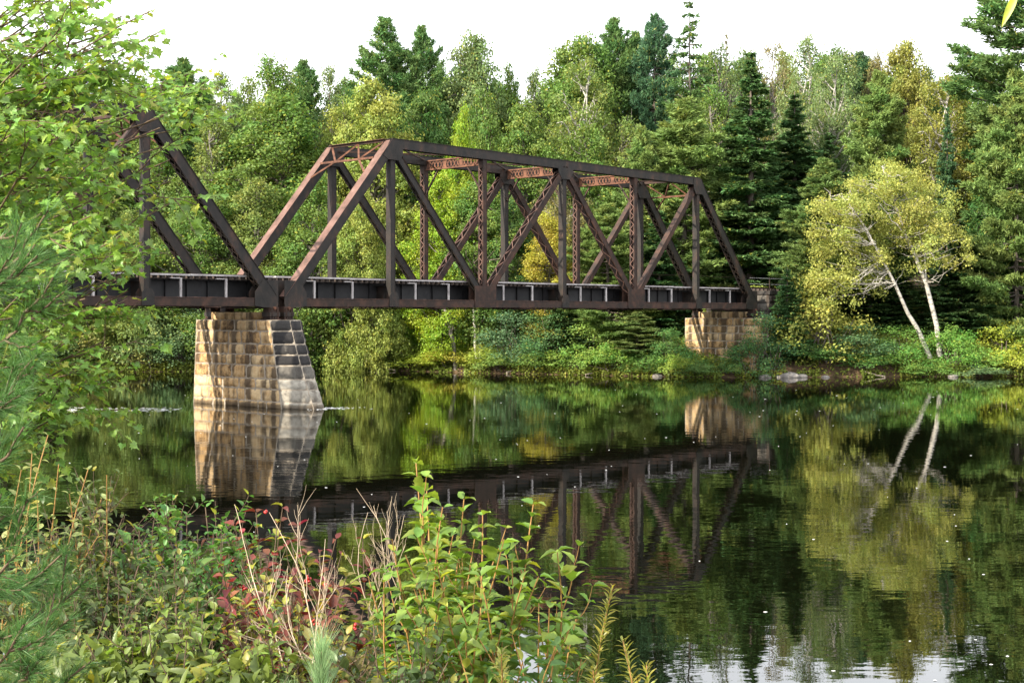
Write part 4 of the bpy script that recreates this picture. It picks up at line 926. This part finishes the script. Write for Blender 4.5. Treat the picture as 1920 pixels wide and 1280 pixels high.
# foam flecks drifting on the water, denser streaks either side of the pier
rng = np.random.default_rng(55); m = MB()
def fleck(x, y, r, e=1.6):
    a = np.linspace(0, 2 * np.pi, 7, endpoint=False); v = np.stack([x + np.cos(a) * r * e, y + np.sin(a) * r, np.full(7, .006)], 1); v = np.vstack([v, [x, y, .012]])
    m.add(v, [(i_, (i_ + 1) % 7, 7) for i_ in range(7)])
for _ in range(170):
    y = 17 + 75 * rng.random() ** 1.3; x = rng.uniform(-.42, .42) * y; 
    if rng.random() < .5: x += 3 * math.sin(y * .3)
    fleck(x, y, rng.uniform(.006, .017) * (1 + y / 60), rng.uniform(1, 2))
for _ in range(420):
    y = 70.4 + rng.normal() * .7 + (1.3 if rng.random() < .25 else 0); x = rng.uniform(-30, -17.0); fleck(x, y, rng.uniform(.012, .034), rng.uniform(2, 8))
for _ in range(160):
    y = 71.8 + rng.normal() * .5; x = -10.6 + abs(rng.normal()) * 1.1; fleck(x, y, rng.uniform(.01, .026), rng.uniform(2, 5))
tag(m.obj('foam', [M_FOAM]), 'white foam flecks drifting on the dark river', 'foam', kind='stuff')

# ------------------------------------------------------------------ near plants
def ovate(n=5, wd=.30, tip=1.0, fold=.10, droop=.16, tooth=0.0):
    v = []; f = []
    for i_ in range(n + 1):
        t = i_ / n; w_ = wd * math.sin(math.pi * min(1, t ** .8)) ** .9 * (1 + (tooth if i_ % 2 else -tooth)) if 0 < i_ < n else 0.002; z = -droop * t * t
        v += [[t, -w_, z + fold * w_ / wd], [t, 0, z], [t, w_, z + fold * w_ / wd]]
    for i_ in range(n):
        a = i_ * 3; f += [[a, a + 3, a + 4], [a, a + 4, a + 1], [a + 1, a + 4, a + 5], [a + 1, a + 5, a + 2]]
    return np.array(v), np.array(f)
def maple_leaf():
    o = [(0, 0), (-.05, .12), (-.16, .34), (.02, .30), (.10, .52), (.24, .40), (.42, .58), (.44, .30), (.58, .26), (.62, .12), (1.0, 0)]
    pts = o + [(x, -y) for x, y in o[-2:0:-1]]; c = (.34, 0)
    v = [[x, y, .16 * abs(y) - .22 * x * x + (.05 if abs(y) > .4 else 0)] for x, y in pts] + [[c[0], c[1], -.03]]
    k = len(pts); return np.array(v), np.array([[(i_ + 1) % k, i_, k] for i_ in range(k)])[:, ::-1]
T_OV = ovate(); T_OVT = ovate(8, .33, tooth=.10, fold=.12, droop=.28); T_NAR = ovate(5, .13, fold=.05, droop=.2); T_MAP = maple_leaf()
T_ND = (np.array([[0, -.006, 0], [.5, 0, .004], [1, 0, 0], [0, .006, 0]]) , np.array([[0, 1, 3], [1, 2, 3]]))

def grow(rng, p, d, L, r, lev, out, up=.15, wig=.12, nb=(3, 5), ang=.7, shrink=.6, nseg=7):
    """branching skeleton; out collects (level, path, radii)"""
    pts = [np.array(p, float)]; d = nrm(d)
    for i_ in range(nseg):
        d = nrm(d + rng.normal(size=3) * wig + CZ * up * .3); pts.append(pts[-1] + d * L / nseg)
    pts = np.array(pts); rad = np.linspace(r, r * .4, nseg + 1); out.append((lev, pts, rad))
    if lev > 0:
        for _ in range(rng.integers(nb[0], nb[1] + 1)):
            q = rng.uniform(.3, .97); k = q * nseg; i_ = int(k); pp = pts[i_] + (pts[min(i_ + 1, nseg)] - pts[i_]) * (k - i_)
            dd = nrm(pts[min(i_ + 1, nseg)] - pts[max(i_ - 1, 0)]); sidev = nrm(np.cross(dd, rand_dirs(rng, 1)[0])); nd = nrm(dd * math.cos(ang) + sidev * math.sin(ang))
            grow(rng, pp, nd, L * shrink * rng.uniform(.6, 1.1), r * .55, lev - 1, out, up, wig, nb, ang, shrink, max(4, nseg - 1))

def along(path, n, rng, t0=.1, t1=1.0):
    q = np.linspace(t0, t1, n) * (len(path) - 1); i_ = np.clip(q.astype(int), 0, len(path) - 2); fr = (q - i_)[:, None]
    return path[i_] * (1 - fr) + path[i_ + 1] * fr, nrm(path[i_ + 1] - path[i_])

def stamp_mix(f, tpl, pos, X, Y, Z, sc, mi, a, b, rng):
    tv, tf = tpl; k = rng.integers(0, 4, len(pos))
    for i_, (dz, sy) in enumerate(((0.0, 1.0), (-.30, .9), (.12, 1.1), (-.12, .75))):
        v = tv.copy(); v[:, 2] += dz * v[:, 0] ** 2; v[:, 1] = v[:, 1] * sy + (.06 if i_ % 2 else -.05) * np.sin(v[:, 0] * 3); v[:, 2] *= (1.0 if i_ < 2 else 1.8); q_ = k == i_
        stamp(f, v, tf, pos[q_], X[q_], Y[q_], Z[q_], sc[q_], mi, a[q_], b[q_], True)

def pair_leaves(f, path, rng, spacing, tpl, size, spread=1.0, t0=.15, mi=0, wv=None, up=.35, tipcluster=True, opp=True):
    L = np.linalg.norm(np.diff(path, axis=0), axis=1).sum(); n = max(1, int(L * (1 - t0) / spacing)); pos, d = along(path, n, rng, t0, 1)
    ref = nrm(np.cross(d, rand_dirs(rng, 1)[0] + 1e-3)); out2 = np.cross(d, ref); ph = (np.arange(n) % 2) * np.pi / 2 + rng.normal() * .5
    sidev = ref * np.cos(ph)[:, None] + out2 * np.sin(ph)[:, None]
    for sg in ((1, -1) if opp else (1,)):
        sd = sidev * sg; al = nrm(sd * spread + d * .55 + CZ * up * .5 + rng.normal(size=(n, 3)) * .22); nn = nrm(d * .6 + CZ * .9 + rng.normal(size=(n, 3)) * .3)
        X = al; Z = nrm(nn - (nn * al).sum(1, keepdims=True) * al); Y = np.cross(Z, X)
        sc = size * rng.uniform(.6, 1.15, n) * np.linspace(1.1, .6, n); keep = rng.random(n) > .08
        stamp_mix(f, tpl, (pos + sd * .004)[keep], X[keep], Y[keep], Z[keep], sc[keep], mi, rng.random(keep.sum()), np.clip(rng.normal(.5, .25, keep.sum()), 0, 1), rng)

def near_plant(name, base, specs, label, cat, group=None, bark=M_TWIG, leafm=M_NEAR, color=G_MID, seed=1, lev=1, tpl=T_OV, size=.06, spacing=.05, nb=(3, 5), ang=.7, wig=.09, up=.2, r=.007, extra=None, shrink=.55, leaves=True, t0=.15, lu=.35, blen=.22):
    """specs: list of stem tips (world points); every stem starts at the base"""
    rng = np.random.default_rng(seed); base = np.array(base, float); root = empty(name, base); b = MB(); f = MB(); tips = []
    for tip in specs:
        tip = np.array(tip) - base; st = rng.normal(size=3) * [.06, .06, 0] + [0, 0, -.05]; L = np.linalg.norm(tip - st); n = 10; t = np.linspace(0, 1, n)[:, None]
        path = st + (tip - st) * t; bow = rng.normal(size=3) * .06 * L; bow[2] = 0; path += np.sin(t * np.pi) * bow + rng.normal(size=(n, 3)) * wig * .05 * L * np.sin(t * np.pi)
        outl = [(lev, path, np.linspace(r, r * .35, n))]
        if lev > 0:
            for _ in range(rng.integers(nb[0], nb[1] + 1)):
                q = rng.uniform(.3, .86); i_ = int(q * (n - 1)); dd = nrm(path[min(i_ + 1, n - 1)] - path[i_ - 1]); sidev = nrm(np.cross(dd, rand_dirs(rng, 1)[0]))
                grow(rng, path[i_], dd * math.cos(ang) + sidev * math.sin(ang), min(L * .32, blen) * rng.uniform(.5, 1.2), r * .55, lev - 1, outl, up, wig, nb, ang, shrink)
        for lv, pth, rad in outl:
            tube(b, pth, rad, 5, cap=False); tips.append(pth[-1])
            if leaves: pair_leaves(f, pth, rng, spacing, tpl, size, t0=t0 if lv < lev else max(t0, .25), up=lu)
    b.obj('stems', [bark], root)
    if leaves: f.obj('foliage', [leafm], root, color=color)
    if extra: extra(root, tips, rng)
    tag(root, label, cat, group); return root

def berries(n, rad=.0055):
    def fn(root, tips, rng):
        nu, nv = 8, 5
        U, V = np.meshgrid(np.linspace(0, 2 * np.pi, nu, endpoint=False), np.linspace(0, np.pi, nv)); S_ = np.stack([np.cos(U) * np.sin(V), np.sin(U) * np.sin(V), np.cos(V)], -1).reshape(-1, 3)
        fc = [(a * nu + b, a * nu + (b + 1) % nu, (a + 1) * nu + (b + 1) % nu, (a + 1) * nu + b) for a in range(nv - 1) for b in range(nu)]
        for _ in range(n):
            m = MB(); c = tips[rng.integers(len(tips))] + rng.normal(size=3) * .03
            for _ in range(rng.integers(3, 9)): 
                p = c + rng.normal(size=3) * .007 - CZ * .02; m.add(S_ * rad * rng.uniform(.8, 1.15) + p, fc, 0, .5, .5, True)
            m.obj('berry_cluster', [M_BERRY], root)
    return fn

def gb(px, Y): X = (px - HX) / F * Y; return (X, Y, float(ground_z(X, Y)))
NB = 'shrubs on the near bank'
# viburnum with upright ochre stems
near_plant('viburnum_bush', gb(860, 4.6), [PX(*q) for q in [(780, 868, 4.7), (735, 1010, 4.5), (870, 935, 4.7), (905, 965, 4.5), (1000, 945, 4.6), (1045, 1035, 4.5), (830, 950, 4.4), (945, 1010, 4.4), (690, 1080, 4.4), (760, 1040, 4.3), (820, 1060, 4.2), (900, 1080, 4.2), (980, 1090, 4.3), (800, 920, 4.8), (1030, 1140, 4.3), (860, 1130, 4.1), (760, 1140, 4.1), (940, 1180, 4.2), (890, 1010, 4.5), (850, 1000, 4.5), (790, 985, 4.6), (720, 1090, 4.4), (960, 1050, 4.4), (1010, 1080, 4.4), (835, 1100, 4.2), (900, 1150, 4.1), (800, 1170, 4.1)]],
    'tall green bush with ochre stems and paired toothed leaves in the foreground centre', 'bush', NB, M_STEM, color=(.165, .265, .045), seed=3, lev=1, tpl=T_OVT, size=.078, spacing=.040, nb=(4, 6), r=.0055, up=.5, t0=.2, blen=.20)
near_plant('viburnum_bush', gb(980, 4.3), [PX(*q) for q in [(1010, 1130, 4.4), (1080, 1160, 4.5), (1075, 1190, 4.4), (960, 1190, 4.2), (900, 1200, 4.0), (1040, 1210, 4.2), (860, 1220, 4.0), (1090, 1235, 4.4), (980, 1240, 4.0)]],
    'lower dark green bush at the right foot of the tall ochre stemmed bush', 'bush', NB, M_STEM, color=(.075, .16, .035), seed=4, lev=1, tpl=T_OV, size=.065, spacing=.05, nb=(3, 5), r=.005, up=.3)
# red leaved shrub with berries
near_plant('berry_shrub', gb(520, 5.4), [PX(*q) for q in [(440, 985, 5.5), (480, 960, 5.6), (520, 980, 5.4), (560, 985, 5.3), (600, 1030, 5.3), (640, 1040, 5.2), (420, 1050, 5.3), (470, 1050, 5.2), (550, 1080, 5.0), (610, 1100, 5.0), (500, 1120, 4.9), (430, 1120, 5.0), (660, 1110, 4.9), (680, 1010, 5.3), (390, 1010, 5.6), (530, 950, 5.4), (455, 1000, 5.1), (505, 1040, 5.0), (575, 1040, 5.0), (630, 1010, 5.1), (540, 1110, 4.7), (470, 1110, 4.7), (620, 1140, 4.6), (420, 1080, 4.8)]],
    'red leaved shrub hung with clusters of red berries', 'shrub', NB, M_TWIG, M_RED, seed=5, lev=1, tpl=T_OVT, size=.066, spacing=.055, nb=(3, 5), r=.005, up=.3, extra=berries(16))
near_plant('berry_shrub', gb(590, 4.9), [PX(*q) for q in [(545, 1010, 5.2), (600, 1060, 5.0), (650, 1080, 4.9), (500, 1090, 5.0), (560, 1150, 4.8), (460, 1140, 5.0), (690, 1130, 4.7), (740, 1150, 4.5), (400, 1150, 4.9), (580, 1200, 4.4), (650, 1190, 4.4)]],
    'green and bronze leaved shrub in front of the red leaved shrub', 'shrub', NB, M_TWIG, color=(.19, .17, .045), seed=6, lev=1, tpl=T_OV, size=.065, spacing=.06, nb=(3, 5), r=.005, up=.3, extra=berries(7))
# green sapling shrub
near_plant('leafy_shrub', gb(330, 5.6), [PX(*q) for q in [(292, 950, 5.7), (350, 965, 5.6), (385, 950, 5.6), (262, 985, 5.7), (330, 1000, 5.5), (400, 1000, 5.5), (290, 1040, 5.3), (360, 1040, 5.3), (240, 1030, 5.5), (420, 1060, 5.2), (310, 1090, 5.1), (370, 1110, 5.0), (250, 1090, 5.1), (205, 1040, 5.4)]],
    'fresh green shrub of small oval leaves left of the red leaved shrub', 'shrub', NB, M_TWIG, color=(.09, .20, .045), seed=7, lev=2, tpl=T_OV, size=.052, spacing=.04, nb=(4, 5), r=.006, up=.3, blen=.30)
near_plant('leafy_shrub', gb(110, 5.2), [PX(*q) for q in [(90, 815, 5.2), (60, 850, 5.2), (165, 880, 5.1), (200, 890, 5.1), (110, 870, 5.1), (190, 935, 5.2), (130, 925, 5.1), (70, 920, 5.0), (40, 880, 5.0)]],
    'pale leaved twiggy shrub beside the pine needles at the left', 'shrub', NB, M_STEM, color=(.28, .32, .12), seed=8, lev=1, tpl=T_OV, size=.05, spacing=.045, nb=(3, 5), r=.005, up=.3)
near_plant('leafy_shrub', gb(190, 5.0), [PX(*q) for q in [(130, 960, 5.2), (180, 950, 5.3), (230, 970, 5.4), (100, 1000, 5.0), (160, 1010, 5.0), (210, 1030, 5.0), (260, 1060, 5.0), (120, 1060, 4.8), (180, 1090, 4.7), (240, 1110, 4.7), (80, 1060, 4.8), (300, 1140, 4.7), (150, 935, 5.5), (205, 940, 5.6), (250, 1000, 5.5), (60, 1000, 5.0), (340, 1090, 5.0), (140, 1120, 4.6), (200, 1150, 4.5), (390, 1130, 4.9)]],
    'dark brownish green shrub between the pine and the fresh green shrub', 'shrub', NB, M_TWIG, color=(.085, .12, .035), seed=9, lev=2, tpl=T_OV, size=.045, spacing=.035, nb=(4, 6), r=.006, up=.3, blen=.32)
near_plant('leafy_shrub', gb(760, 4.2), [PX(*q) for q in [(700, 1170, 4.3), (740, 1200, 4.2), (690, 1220, 4.1), (780, 1210, 4.1), (820, 1180, 4.2), (840, 1240, 4.0), (750, 1250, 4.0)]],
    'dark low shrub at the left foot of the tall ochre stemmed bush', 'shrub', NB, M_TWIG, color=(.08, .125, .04), seed=10, lev=2, tpl=T_OV, size=.045, spacing=.032, nb=(3, 4), r=.005, up=.3)
near_plant('leafy_shrub', gb(260, 6.6), [PX(*q) for q in [(60, 1010, 6.6), (120, 985, 6.7), (190, 1000, 6.6), (250, 985, 6.8), (310, 1010, 6.6), (370, 1000, 6.8), (430, 1020, 6.6), (490, 1050, 6.6), (150, 1060, 6.4), (270, 1060, 6.4), (390, 1070, 6.4), (460, 1090, 6.4), (560, 1100, 6.3), (620, 1120, 6.3)]],
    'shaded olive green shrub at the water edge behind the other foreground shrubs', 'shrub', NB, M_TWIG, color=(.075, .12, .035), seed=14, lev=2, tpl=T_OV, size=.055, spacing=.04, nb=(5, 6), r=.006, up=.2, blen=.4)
near_plant('leafy_shrub', gb(420, 4.4), [PX(*q) for q in [(330, 1130, 4.5), (380, 1150, 4.4), (440, 1170, 4.4), (500, 1190, 4.3), (350, 1200, 4.2), (420, 1220, 4.2), (280, 1180, 4.3), (230, 1160, 4.4), (540, 1230, 4.2), (300, 1240, 4.1), (160, 1200, 4.3)]],
    'yellow green low shrub at the bottom edge left of the pine seedling', 'shrub', NB, M_TWIG, color=(.15, .215, .042), seed=15, lev=2, tpl=T_OVT, size=.045, spacing=.036, nb=(4, 6), r=.005, up=.3, blen=.22)
# bare twigs
def bare(name, base, tips, seed, label, r=.008, lev=2, nb=(2, 4), ang=.5):
    near_plant(name, base, [PX(*q) for q in tips], label, 'dead shrub', 'bare twiggy shrubs', M_DEAD, seed=seed, lev=lev, nb=nb, r=r, leaves=False, ang=ang, wig=.10, up=.35, shrink=.6)
bare('dead_shrub', PX(735, 1130, 4.9), [(668, 915, 5.0), (690, 960, 5.0), (712, 985, 4.9), (735, 930, 4.9), (700, 1010, 4.8), (758, 965, 4.9), (745, 1000, 4.8), (680, 1030, 4.9), (725, 1040, 4.7)], 21, 'fan of bare tan twigs left of the tall ochre stemmed bush', .0021)
bare('dead_shrub', PX(600, 1240, 4.5), [(440, 945, 5.0), (505, 960, 4.9), (540, 1060, 4.7), (470, 1160, 4.5), (430, 1180, 4.5), (575, 1110, 4.6), (610, 1010, 4.8)], 22, 'large bare branched shrub standing through the red leaves', .0025)
for o_ in [o for o in COL.objects if o.get('category') == 'dead shrub']: pass
# narrow leaved spikes
def spike(px, top, Y, seed, label, lean=0):
    base = gb(px + lean, Y); near_plant('wild_plant', base, [PX(px, top, Y)], label, 'wild plant', 'leafy flower spikes', M_STEM, color=(.26, .27, .06), seed=seed, lev=0, tpl=T_NAR, size=.056, spacing=.0065, r=.0045, t0=.35, lu=1.2, wig=.04)
spike(1148, 1103, 4.3, 31, 'tall yellow green leafy spike against the dark water'); spike(1168, 1200, 4.2, 32, 'shorter spike crowded behind the tall yellow green one', 4)
spike(1212, 1246, 4.2, 33, 'reddish tipped spike at the bottom edge right of the tall spike'); spike(1112, 1256, 4.1, 34, 'small pale spike at the bottom edge left of the tall spike'); spike(940, 1225, 3.9, 35, 'pale woolly spike in front of the dark green bush')

# white pine boughs and seedling
def needle_branch(b, f, path, rng, r=.006, nlen=.085, dens=330, fan=.62, t0=.05):
    tube(b, path, np.linspace(r, r * .4, len(path)), 5, cap=False)
    L = np.linalg.norm(np.diff(path, axis=0), axis=1).sum(); n = int(L * dens); q = rng.uniform(t0, 1, n); k = q * (len(path) - 1); i_ = np.clip(k.astype(int), 0, len(path) - 2); fr = (k - i_)[:, None]
    pos = path[i_] * (1 - fr) + path[i_ + 1] * fr; d = nrm(path[i_ + 1] - path[i_]); sidev = rand_dirs(rng, n); sidev = nrm(sidev - (sidev * d).sum(1, keepdims=True) * d)
    dirn = nrm(d * math.cos(fan) + sidev * math.sin(fan) * rng.uniform(.6, 1.25, (n, 1)))
    nf = 4; ci = np.repeat(np.arange(n), nf); N = len(ci); al = nrm(dirn[ci] + rng.normal(size=(N, 3)) * .13 - CZ * .05); nn = rand_dirs(rng, N); Z = nrm(nn - (nn * al).sum(1, keepdims=True) * al); Y = np.cross(Z, al)
    stamp(f, T_ND[0] * np.array([1, 1.9, 1]), T_ND[1], pos[ci], al, Y, Z, nlen * rng.uniform(.75, 1.1, N), 0, np.repeat(rng.random(n), nf), np.full(N, .5), False)

def pine_sapling():
    rng = np.random.default_rng(61); base = np.array([-1.75, 3.1, float(ground_z(-1.75, 3.1))]); root = empty('pine_sapling', base); b = MB(); f = MB()
    trunk = np.array([(0, 0, -.1), (-.02, .02, 1.2), (.0, .0, 2.6), (-.05, .05, 3.9)]); tube(b, trunk, np.linspace(.05, .015, 4), 8)
    # (start height px, tip px, depth)
    bl = [((-60, 560), (90, 395), 3.2), ((-80, 560), (70, 480), 3.1), ((-80, 700), (100, 520), 3.2), ((-80, 800), (70, 665), 3.2), ((-80, 760), (40, 740), 3.1), ((-80, 470), (30, 420), 3.3),
          ((-80, 940), (45, 800), 3.0), ((-90, 1000), (70, 925), 3.0), ((-90, 1060), (60, 990), 3.0), ((-60, 1130), (120, 1035), 3.2), ((-60, 1200), (165, 1085), 3.2), ((-60, 1260), (130, 1160), 3.1), ((-60, 1300), (45, 1170), 2.8), ((-60, 1340), (80, 1230), 2.9), ((-60, 1100), (30, 1040), 2.9), ((-60, 1350), (170, 1240), 3.2)]
    for (s, e, Y) in bl:
        p0 = PX(*s, Y + .1) - base; p1 = PX(*e, Y) - base; tz = np.clip(p0[2] - .15, .1, 3.8); t0_ = np.array([np.interp(tz, trunk[:, 2], trunk[:, 0]), np.interp(tz, trunk[:, 2], trunk[:, 1]), tz])
        tube(b, curve(t0_, p0, rng, 5, .03, .02), np.linspace(.014, .007, 5), 5, cap=False)
        path = curve(p0, p1, rng, 9, .10, .02); needle_branch(b, f, path, rng, .006, .082, 300)
        for _ in range(3):
            k = rng.integers(1, 7); d = nrm(path[k + 1] - path[k]); sd = nrm(np.cross(d, rand_dirs(rng, 1)[0])); L = np.linalg.norm(p1 - p0) * rng.uniform(.3, .5)
            e2 = path[k] + (d * .85 + sd * .5) * L; needle_branch(b, f, curve(path[k], e2, rng, 6, .05, .02), rng, .004, .078, 300)
    b.obj('trunk', [M_TWIG], root); f.obj('needles', [M_NEARN], root, color=(.070, .160, .045)); tag(root, 'young white pine with long soft needles along the left edge', 'pine tree', 'young pines on the near bank')
pine_sapling()
def seedling():
    rng = np.random.default_rng(62); base = np.array(gb(608, 3.3)); root = empty('pine_seedling', base); b = MB(); f = MB(); top = PX(604, 1165, 3.3) - base
    path = curve((0, 0, -.05), top - [0, 0, .07], rng, 10, 0, .01); needle_branch(b, f, path, rng, .008, .10, 620, .36, .3)
    for q, (dx, dz) in enumerate(((-.07, .02), (.06, .0), (.0, -.06))): 
        a = path[6]; needle_branch(b, f, curve(a, a + np.array([dx, -.04, .10 + dz]), rng, 5, .05, .02), rng, .004, .08, 420, .45)
    b.obj('stem', [M_TWIG], root); f.obj('needles', [M_NEARN], root, color=(.23, .36, .17)); tag(root, 'pale green pine seedling pointing up at the bottom edge', 'pine seedling', 'young pines on the near bank')
seedling()

# maple reaching in from the left
# loose places in the crown: centre and half-size as seen in the photo, share of leaves missing
GAPS = [(262, 245, 75, 50, .95), (120, 215, 130, 18, .7), (330, 330, 60, 70, .8), (180, 545, 120, 36, .8), (330, 450, 70, 60, .8), (60, 100, 30, 14, .8), (150, 90, 26, 14, .8), (215, 110, 30, 18, .7), (30, 60, 18, 22, .8), (275, 380, 40, 34, .6), (150, 380, 34, 24, .6), (205, 640, 60, 26, .6), (120, 470, 40, 22, .5), (240, 30, 30, 20, .6)]
def maple():
    rng = np.random.default_rng(71); base = np.array([-4.4, 7.6, float(ground_z(-4.4, 7.6)) - .1]); root = empty('maple_tree', base); b = MB(); f = MB()
    trunk = np.array([(0, 0, 0), (.1, 0, 1.5), (.05, .1, 3.2), (.2, .05, 5.0), (.15, 0, 7.0)]); tube(b, trunk, np.linspace(.13, .04, 5), 9)
    # limb tips in picture coordinates with their depth
    tips = [(300, 60, 8.2), (285, 20, 7.6), (250, 120, 8.0), (210, 60, 7.2), (160, 30, 7.0), (90, 20, 7.4), (40, 60, 7.0), (375, 130, 9.2), (330, 165, 8.8), (320, 340, 8.0), (225, 350, 7.4), 
            (230, 440, 7.2), (180, 400, 6.8), (150, 470, 6.8), (220, 520, 7.4), (160, 560, 7.0), (225, 575, 7.6), (120, 610, 6.8), (195, 640, 7.4), (140, 680, 7.0), (80, 650, 6.6), (190, 705, 7.4), (90, 730, 6.8), (140, 755, 7.2), (60, 770, 6.8), (90, 790, 7.0),
            (100, 150, 7.2), (60, 230, 7.0), (160, 240, 7.4), (110, 300, 7.0), (40, 120, 6.8), (150, 130, 7.2), (30, 320, 6.8), (70, 420, 6.8), (50, 540, 6.6), (30, 620, 6.6), (130, 360, 7.4), (190, 150, 7.8), (100, 80, 7.6), (90, 500, 7.0), (130, 210, 8.2), (60, 170, 8.0), (80, 580, 7.4), (110, 450, 7.8), (20, 200, 7.4), (230, 30, 7.8), (130, -20, 7.4), (200, -10, 7.8), (50, -10, 7.4)]
    tips += [(300, 240, 8.6), (268, 205, 8.2), (318, 300, 8.6), (352, 262, 9.0), (275, 395, 8.2), (322, 380, 8.6), (232, 300, 8.0), (255, 455, 8.0), (340, 205, 8.8), (385, 160, 9.4), (262, 150, 8.2), (240, 545, 8.0), (205, 600, 7.8), (250, 260, 8.8)]
    sparse = len(tips) - 14
    for ti, (px, py, Y) in enumerate(tips):
        tip = PX(px, py, Y) - base; z0 = np.clip(tip[2] - .6 - .25 * rng.random(), .8, 6.8); p0 = np.array([np.interp(z0, trunk[:, 2], trunk[:, d]) for d in range(2)] + [z0])
        path = curve(p0, tip, rng, 10, .05, .03); tube(b, path, np.linspace(.016, .004, 10), 5, cap=False); outl = [(1, path[5:], None)]
        for _ in range(5 if ti < sparse else 3):
            k = rng.integers(4, 9); d = nrm(path[k + 1] - path[k]); sd = nrm(np.cross(d, CZ) * rng.choice([-1, 1]) + CZ * rng.normal() * .25); 
            grow(rng, path[k], d * .75 + sd * .65, rng.uniform(.3, .62), .005, 1, outl, -.05, .10, (2, 3), .65, .6, 6)
        for lv, pth, rad in outl:
            if rad is not None: tube(b, pth, rad, 4, cap=False)
            L = np.linalg.norm(np.diff(pth, axis=0), axis=1).sum(); n = max(2, int(L / .050)); pos, d = along(pth, n, rng, .2, 1)
            for sg in (-1, 1):
                hs = nrm(np.cross(d, CZ) + 1e-6) * sg; al = nrm(hs * .9 + d * .6 + rng.normal(size=(n, 3)) * .35 - CZ * .45); nn = nrm(CZ + .35 * rng.normal(size=(n, 3)) - np.array([0.25, .25, 0])); 
                Z = nrm(nn - (nn * al).sum(1, keepdims=True) * al); Y_ = np.cross(Z, al); st = nrm(hs + d * .4 + rng.normal(size=(n, 3)) * .2) * .03
                w_ = pos + base; u_ = HX + F * w_[:, 0] / w_[:, 1]; v_ = HY - F * (w_[:, 2] - HC) / w_[:, 1]; drop = np.zeros(n)
                for cx_, cy_, rx_, ry_, pr_ in GAPS: drop = np.maximum(drop, pr_ * np.clip(1.6 - 1.3 * np.hypot((u_ - cx_) / rx_, (v_ - cy_) / ry_), 0, 1))
                kp = rng.random(n) > drop
                stamp(f, *T_MAP, (pos + st)[kp], al[kp], Y_[kp], Z[kp], (.054 * rng.uniform(.55, 1.25, n))[kp], 0, rng.random(kp.sum()), np.clip(rng.normal(.5, .22, kp.sum()), 0, 1), False)
    b.obj('trunk', [M_TWIG], root); f.obj('crown', [M_NEAR], root, color=(.175, .305, .062)); tag(root, 'sunlit maple boughs with lobed leaves filling the upper left', 'maple tree')
maple()

# one long leaf on a twig hanging into the top right corner
root = empty('leafy_twig', PX(1925, -60, 4.0)); BL = np.array(root.location); b = MB(); f = MB(); rng = np.random.default_rng(5)
tube(b, curve(PX(2100, -260, 4.3) - BL, PX(1905, -8, 4.0) - BL, rng, 8, .03, .02), np.linspace(.008, .002, 8), 5)
p = (PX(1908, -14, 4.0) - BL)[None]; al = nrm((PX(1880, 46, 4.0) - BL) - p[0])[None]; nn = np.array([[-.4, -1, .3]]); Z = nrm(nn - (nn * al).sum() * al); stamp(f, *ovate(6, .11, fold=.03, droop=.05), p, al, np.cross(Z, al), Z, np.array([.11]), 0, np.array([.5]), np.array([.5]), True)
b.obj('twig', [M_TWIG], root); f.obj('leaf', [M_NEAR], root, color=(.30, .36, .03)); tag(root, 'single yellow green leaf hanging into the top right corner', 'leafy twig')

# low leafy cover of the near bank
def cover(name, n, xr, yr, hmax, size, color, tpl, seed, label):
    rng = np.random.default_rng(seed); Y = rng.uniform(*yr, n); px = rng.uniform(*xr, n); X = (px - HX) / F * Y; clump = .35 + .65 * np.clip(wob(X * 9, Y * 7) + .6, 0, 1)
    Z0 = ground_z(X, Y); h = rng.random(n) ** .8 * hmax * clump; pos = np.stack([X, Y, Z0 + h], 1); al = nrm(rng.normal(size=(n, 3)) + CZ * .35); nn = nrm(CZ + .55 * rng.normal(size=(n, 3)) + np.array([-.3, -.3, 0])); Z = nrm(nn - (nn * al).sum(1, keepdims=True) * al)
    f = MB(); k2 = rng.random(n)
    for tp, lo_, hi_, sk in ((tpl, 0, .5, 1), (T_OVT, .5, .75, 1.25), (T_NAR, .75, 1, 1.7)):
        q_ = (k2 >= lo_) & (k2 < hi_); Zq = Z[q_]; stamp(f, *tp, pos[q_], al[q_], np.cross(Zq, al[q_]), Zq, sk * size * rng.uniform(.45, 1.25, q_.sum()), 0, rng.random(q_.sum()), np.clip(.5 + .6 * wob(X[q_] * 6, Y[q_] * 6), 0, 1), True)
    if False: stamp(f, *tpl, pos, al, np.cross(Z, al), Z, size * rng.uniform(.5, 1.3, n), 0, rng.random(n), np.clip(.5 + .5 * wob(X * 5, Y * 5), 0, 1), True)
    st = rng.choice(n, n // 14, replace=False)
    for q in st: tube(f, [(X[q], Y[q], Z0[q] - .02), (X[q] + rng.normal() * .04, Y[q] + rng.normal() * .04, Z0[q] + h[q])], [.003, .0015], 3, cap=False, mi=1)
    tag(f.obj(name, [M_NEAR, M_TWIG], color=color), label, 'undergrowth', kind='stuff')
cover('undergrowth', 24000, (-250, 700), (3.5, 5.4), .50, .045, (.125, .17, .038), T_OV, 81, 'bright leafy undergrowth along the bottom left of the near bank')
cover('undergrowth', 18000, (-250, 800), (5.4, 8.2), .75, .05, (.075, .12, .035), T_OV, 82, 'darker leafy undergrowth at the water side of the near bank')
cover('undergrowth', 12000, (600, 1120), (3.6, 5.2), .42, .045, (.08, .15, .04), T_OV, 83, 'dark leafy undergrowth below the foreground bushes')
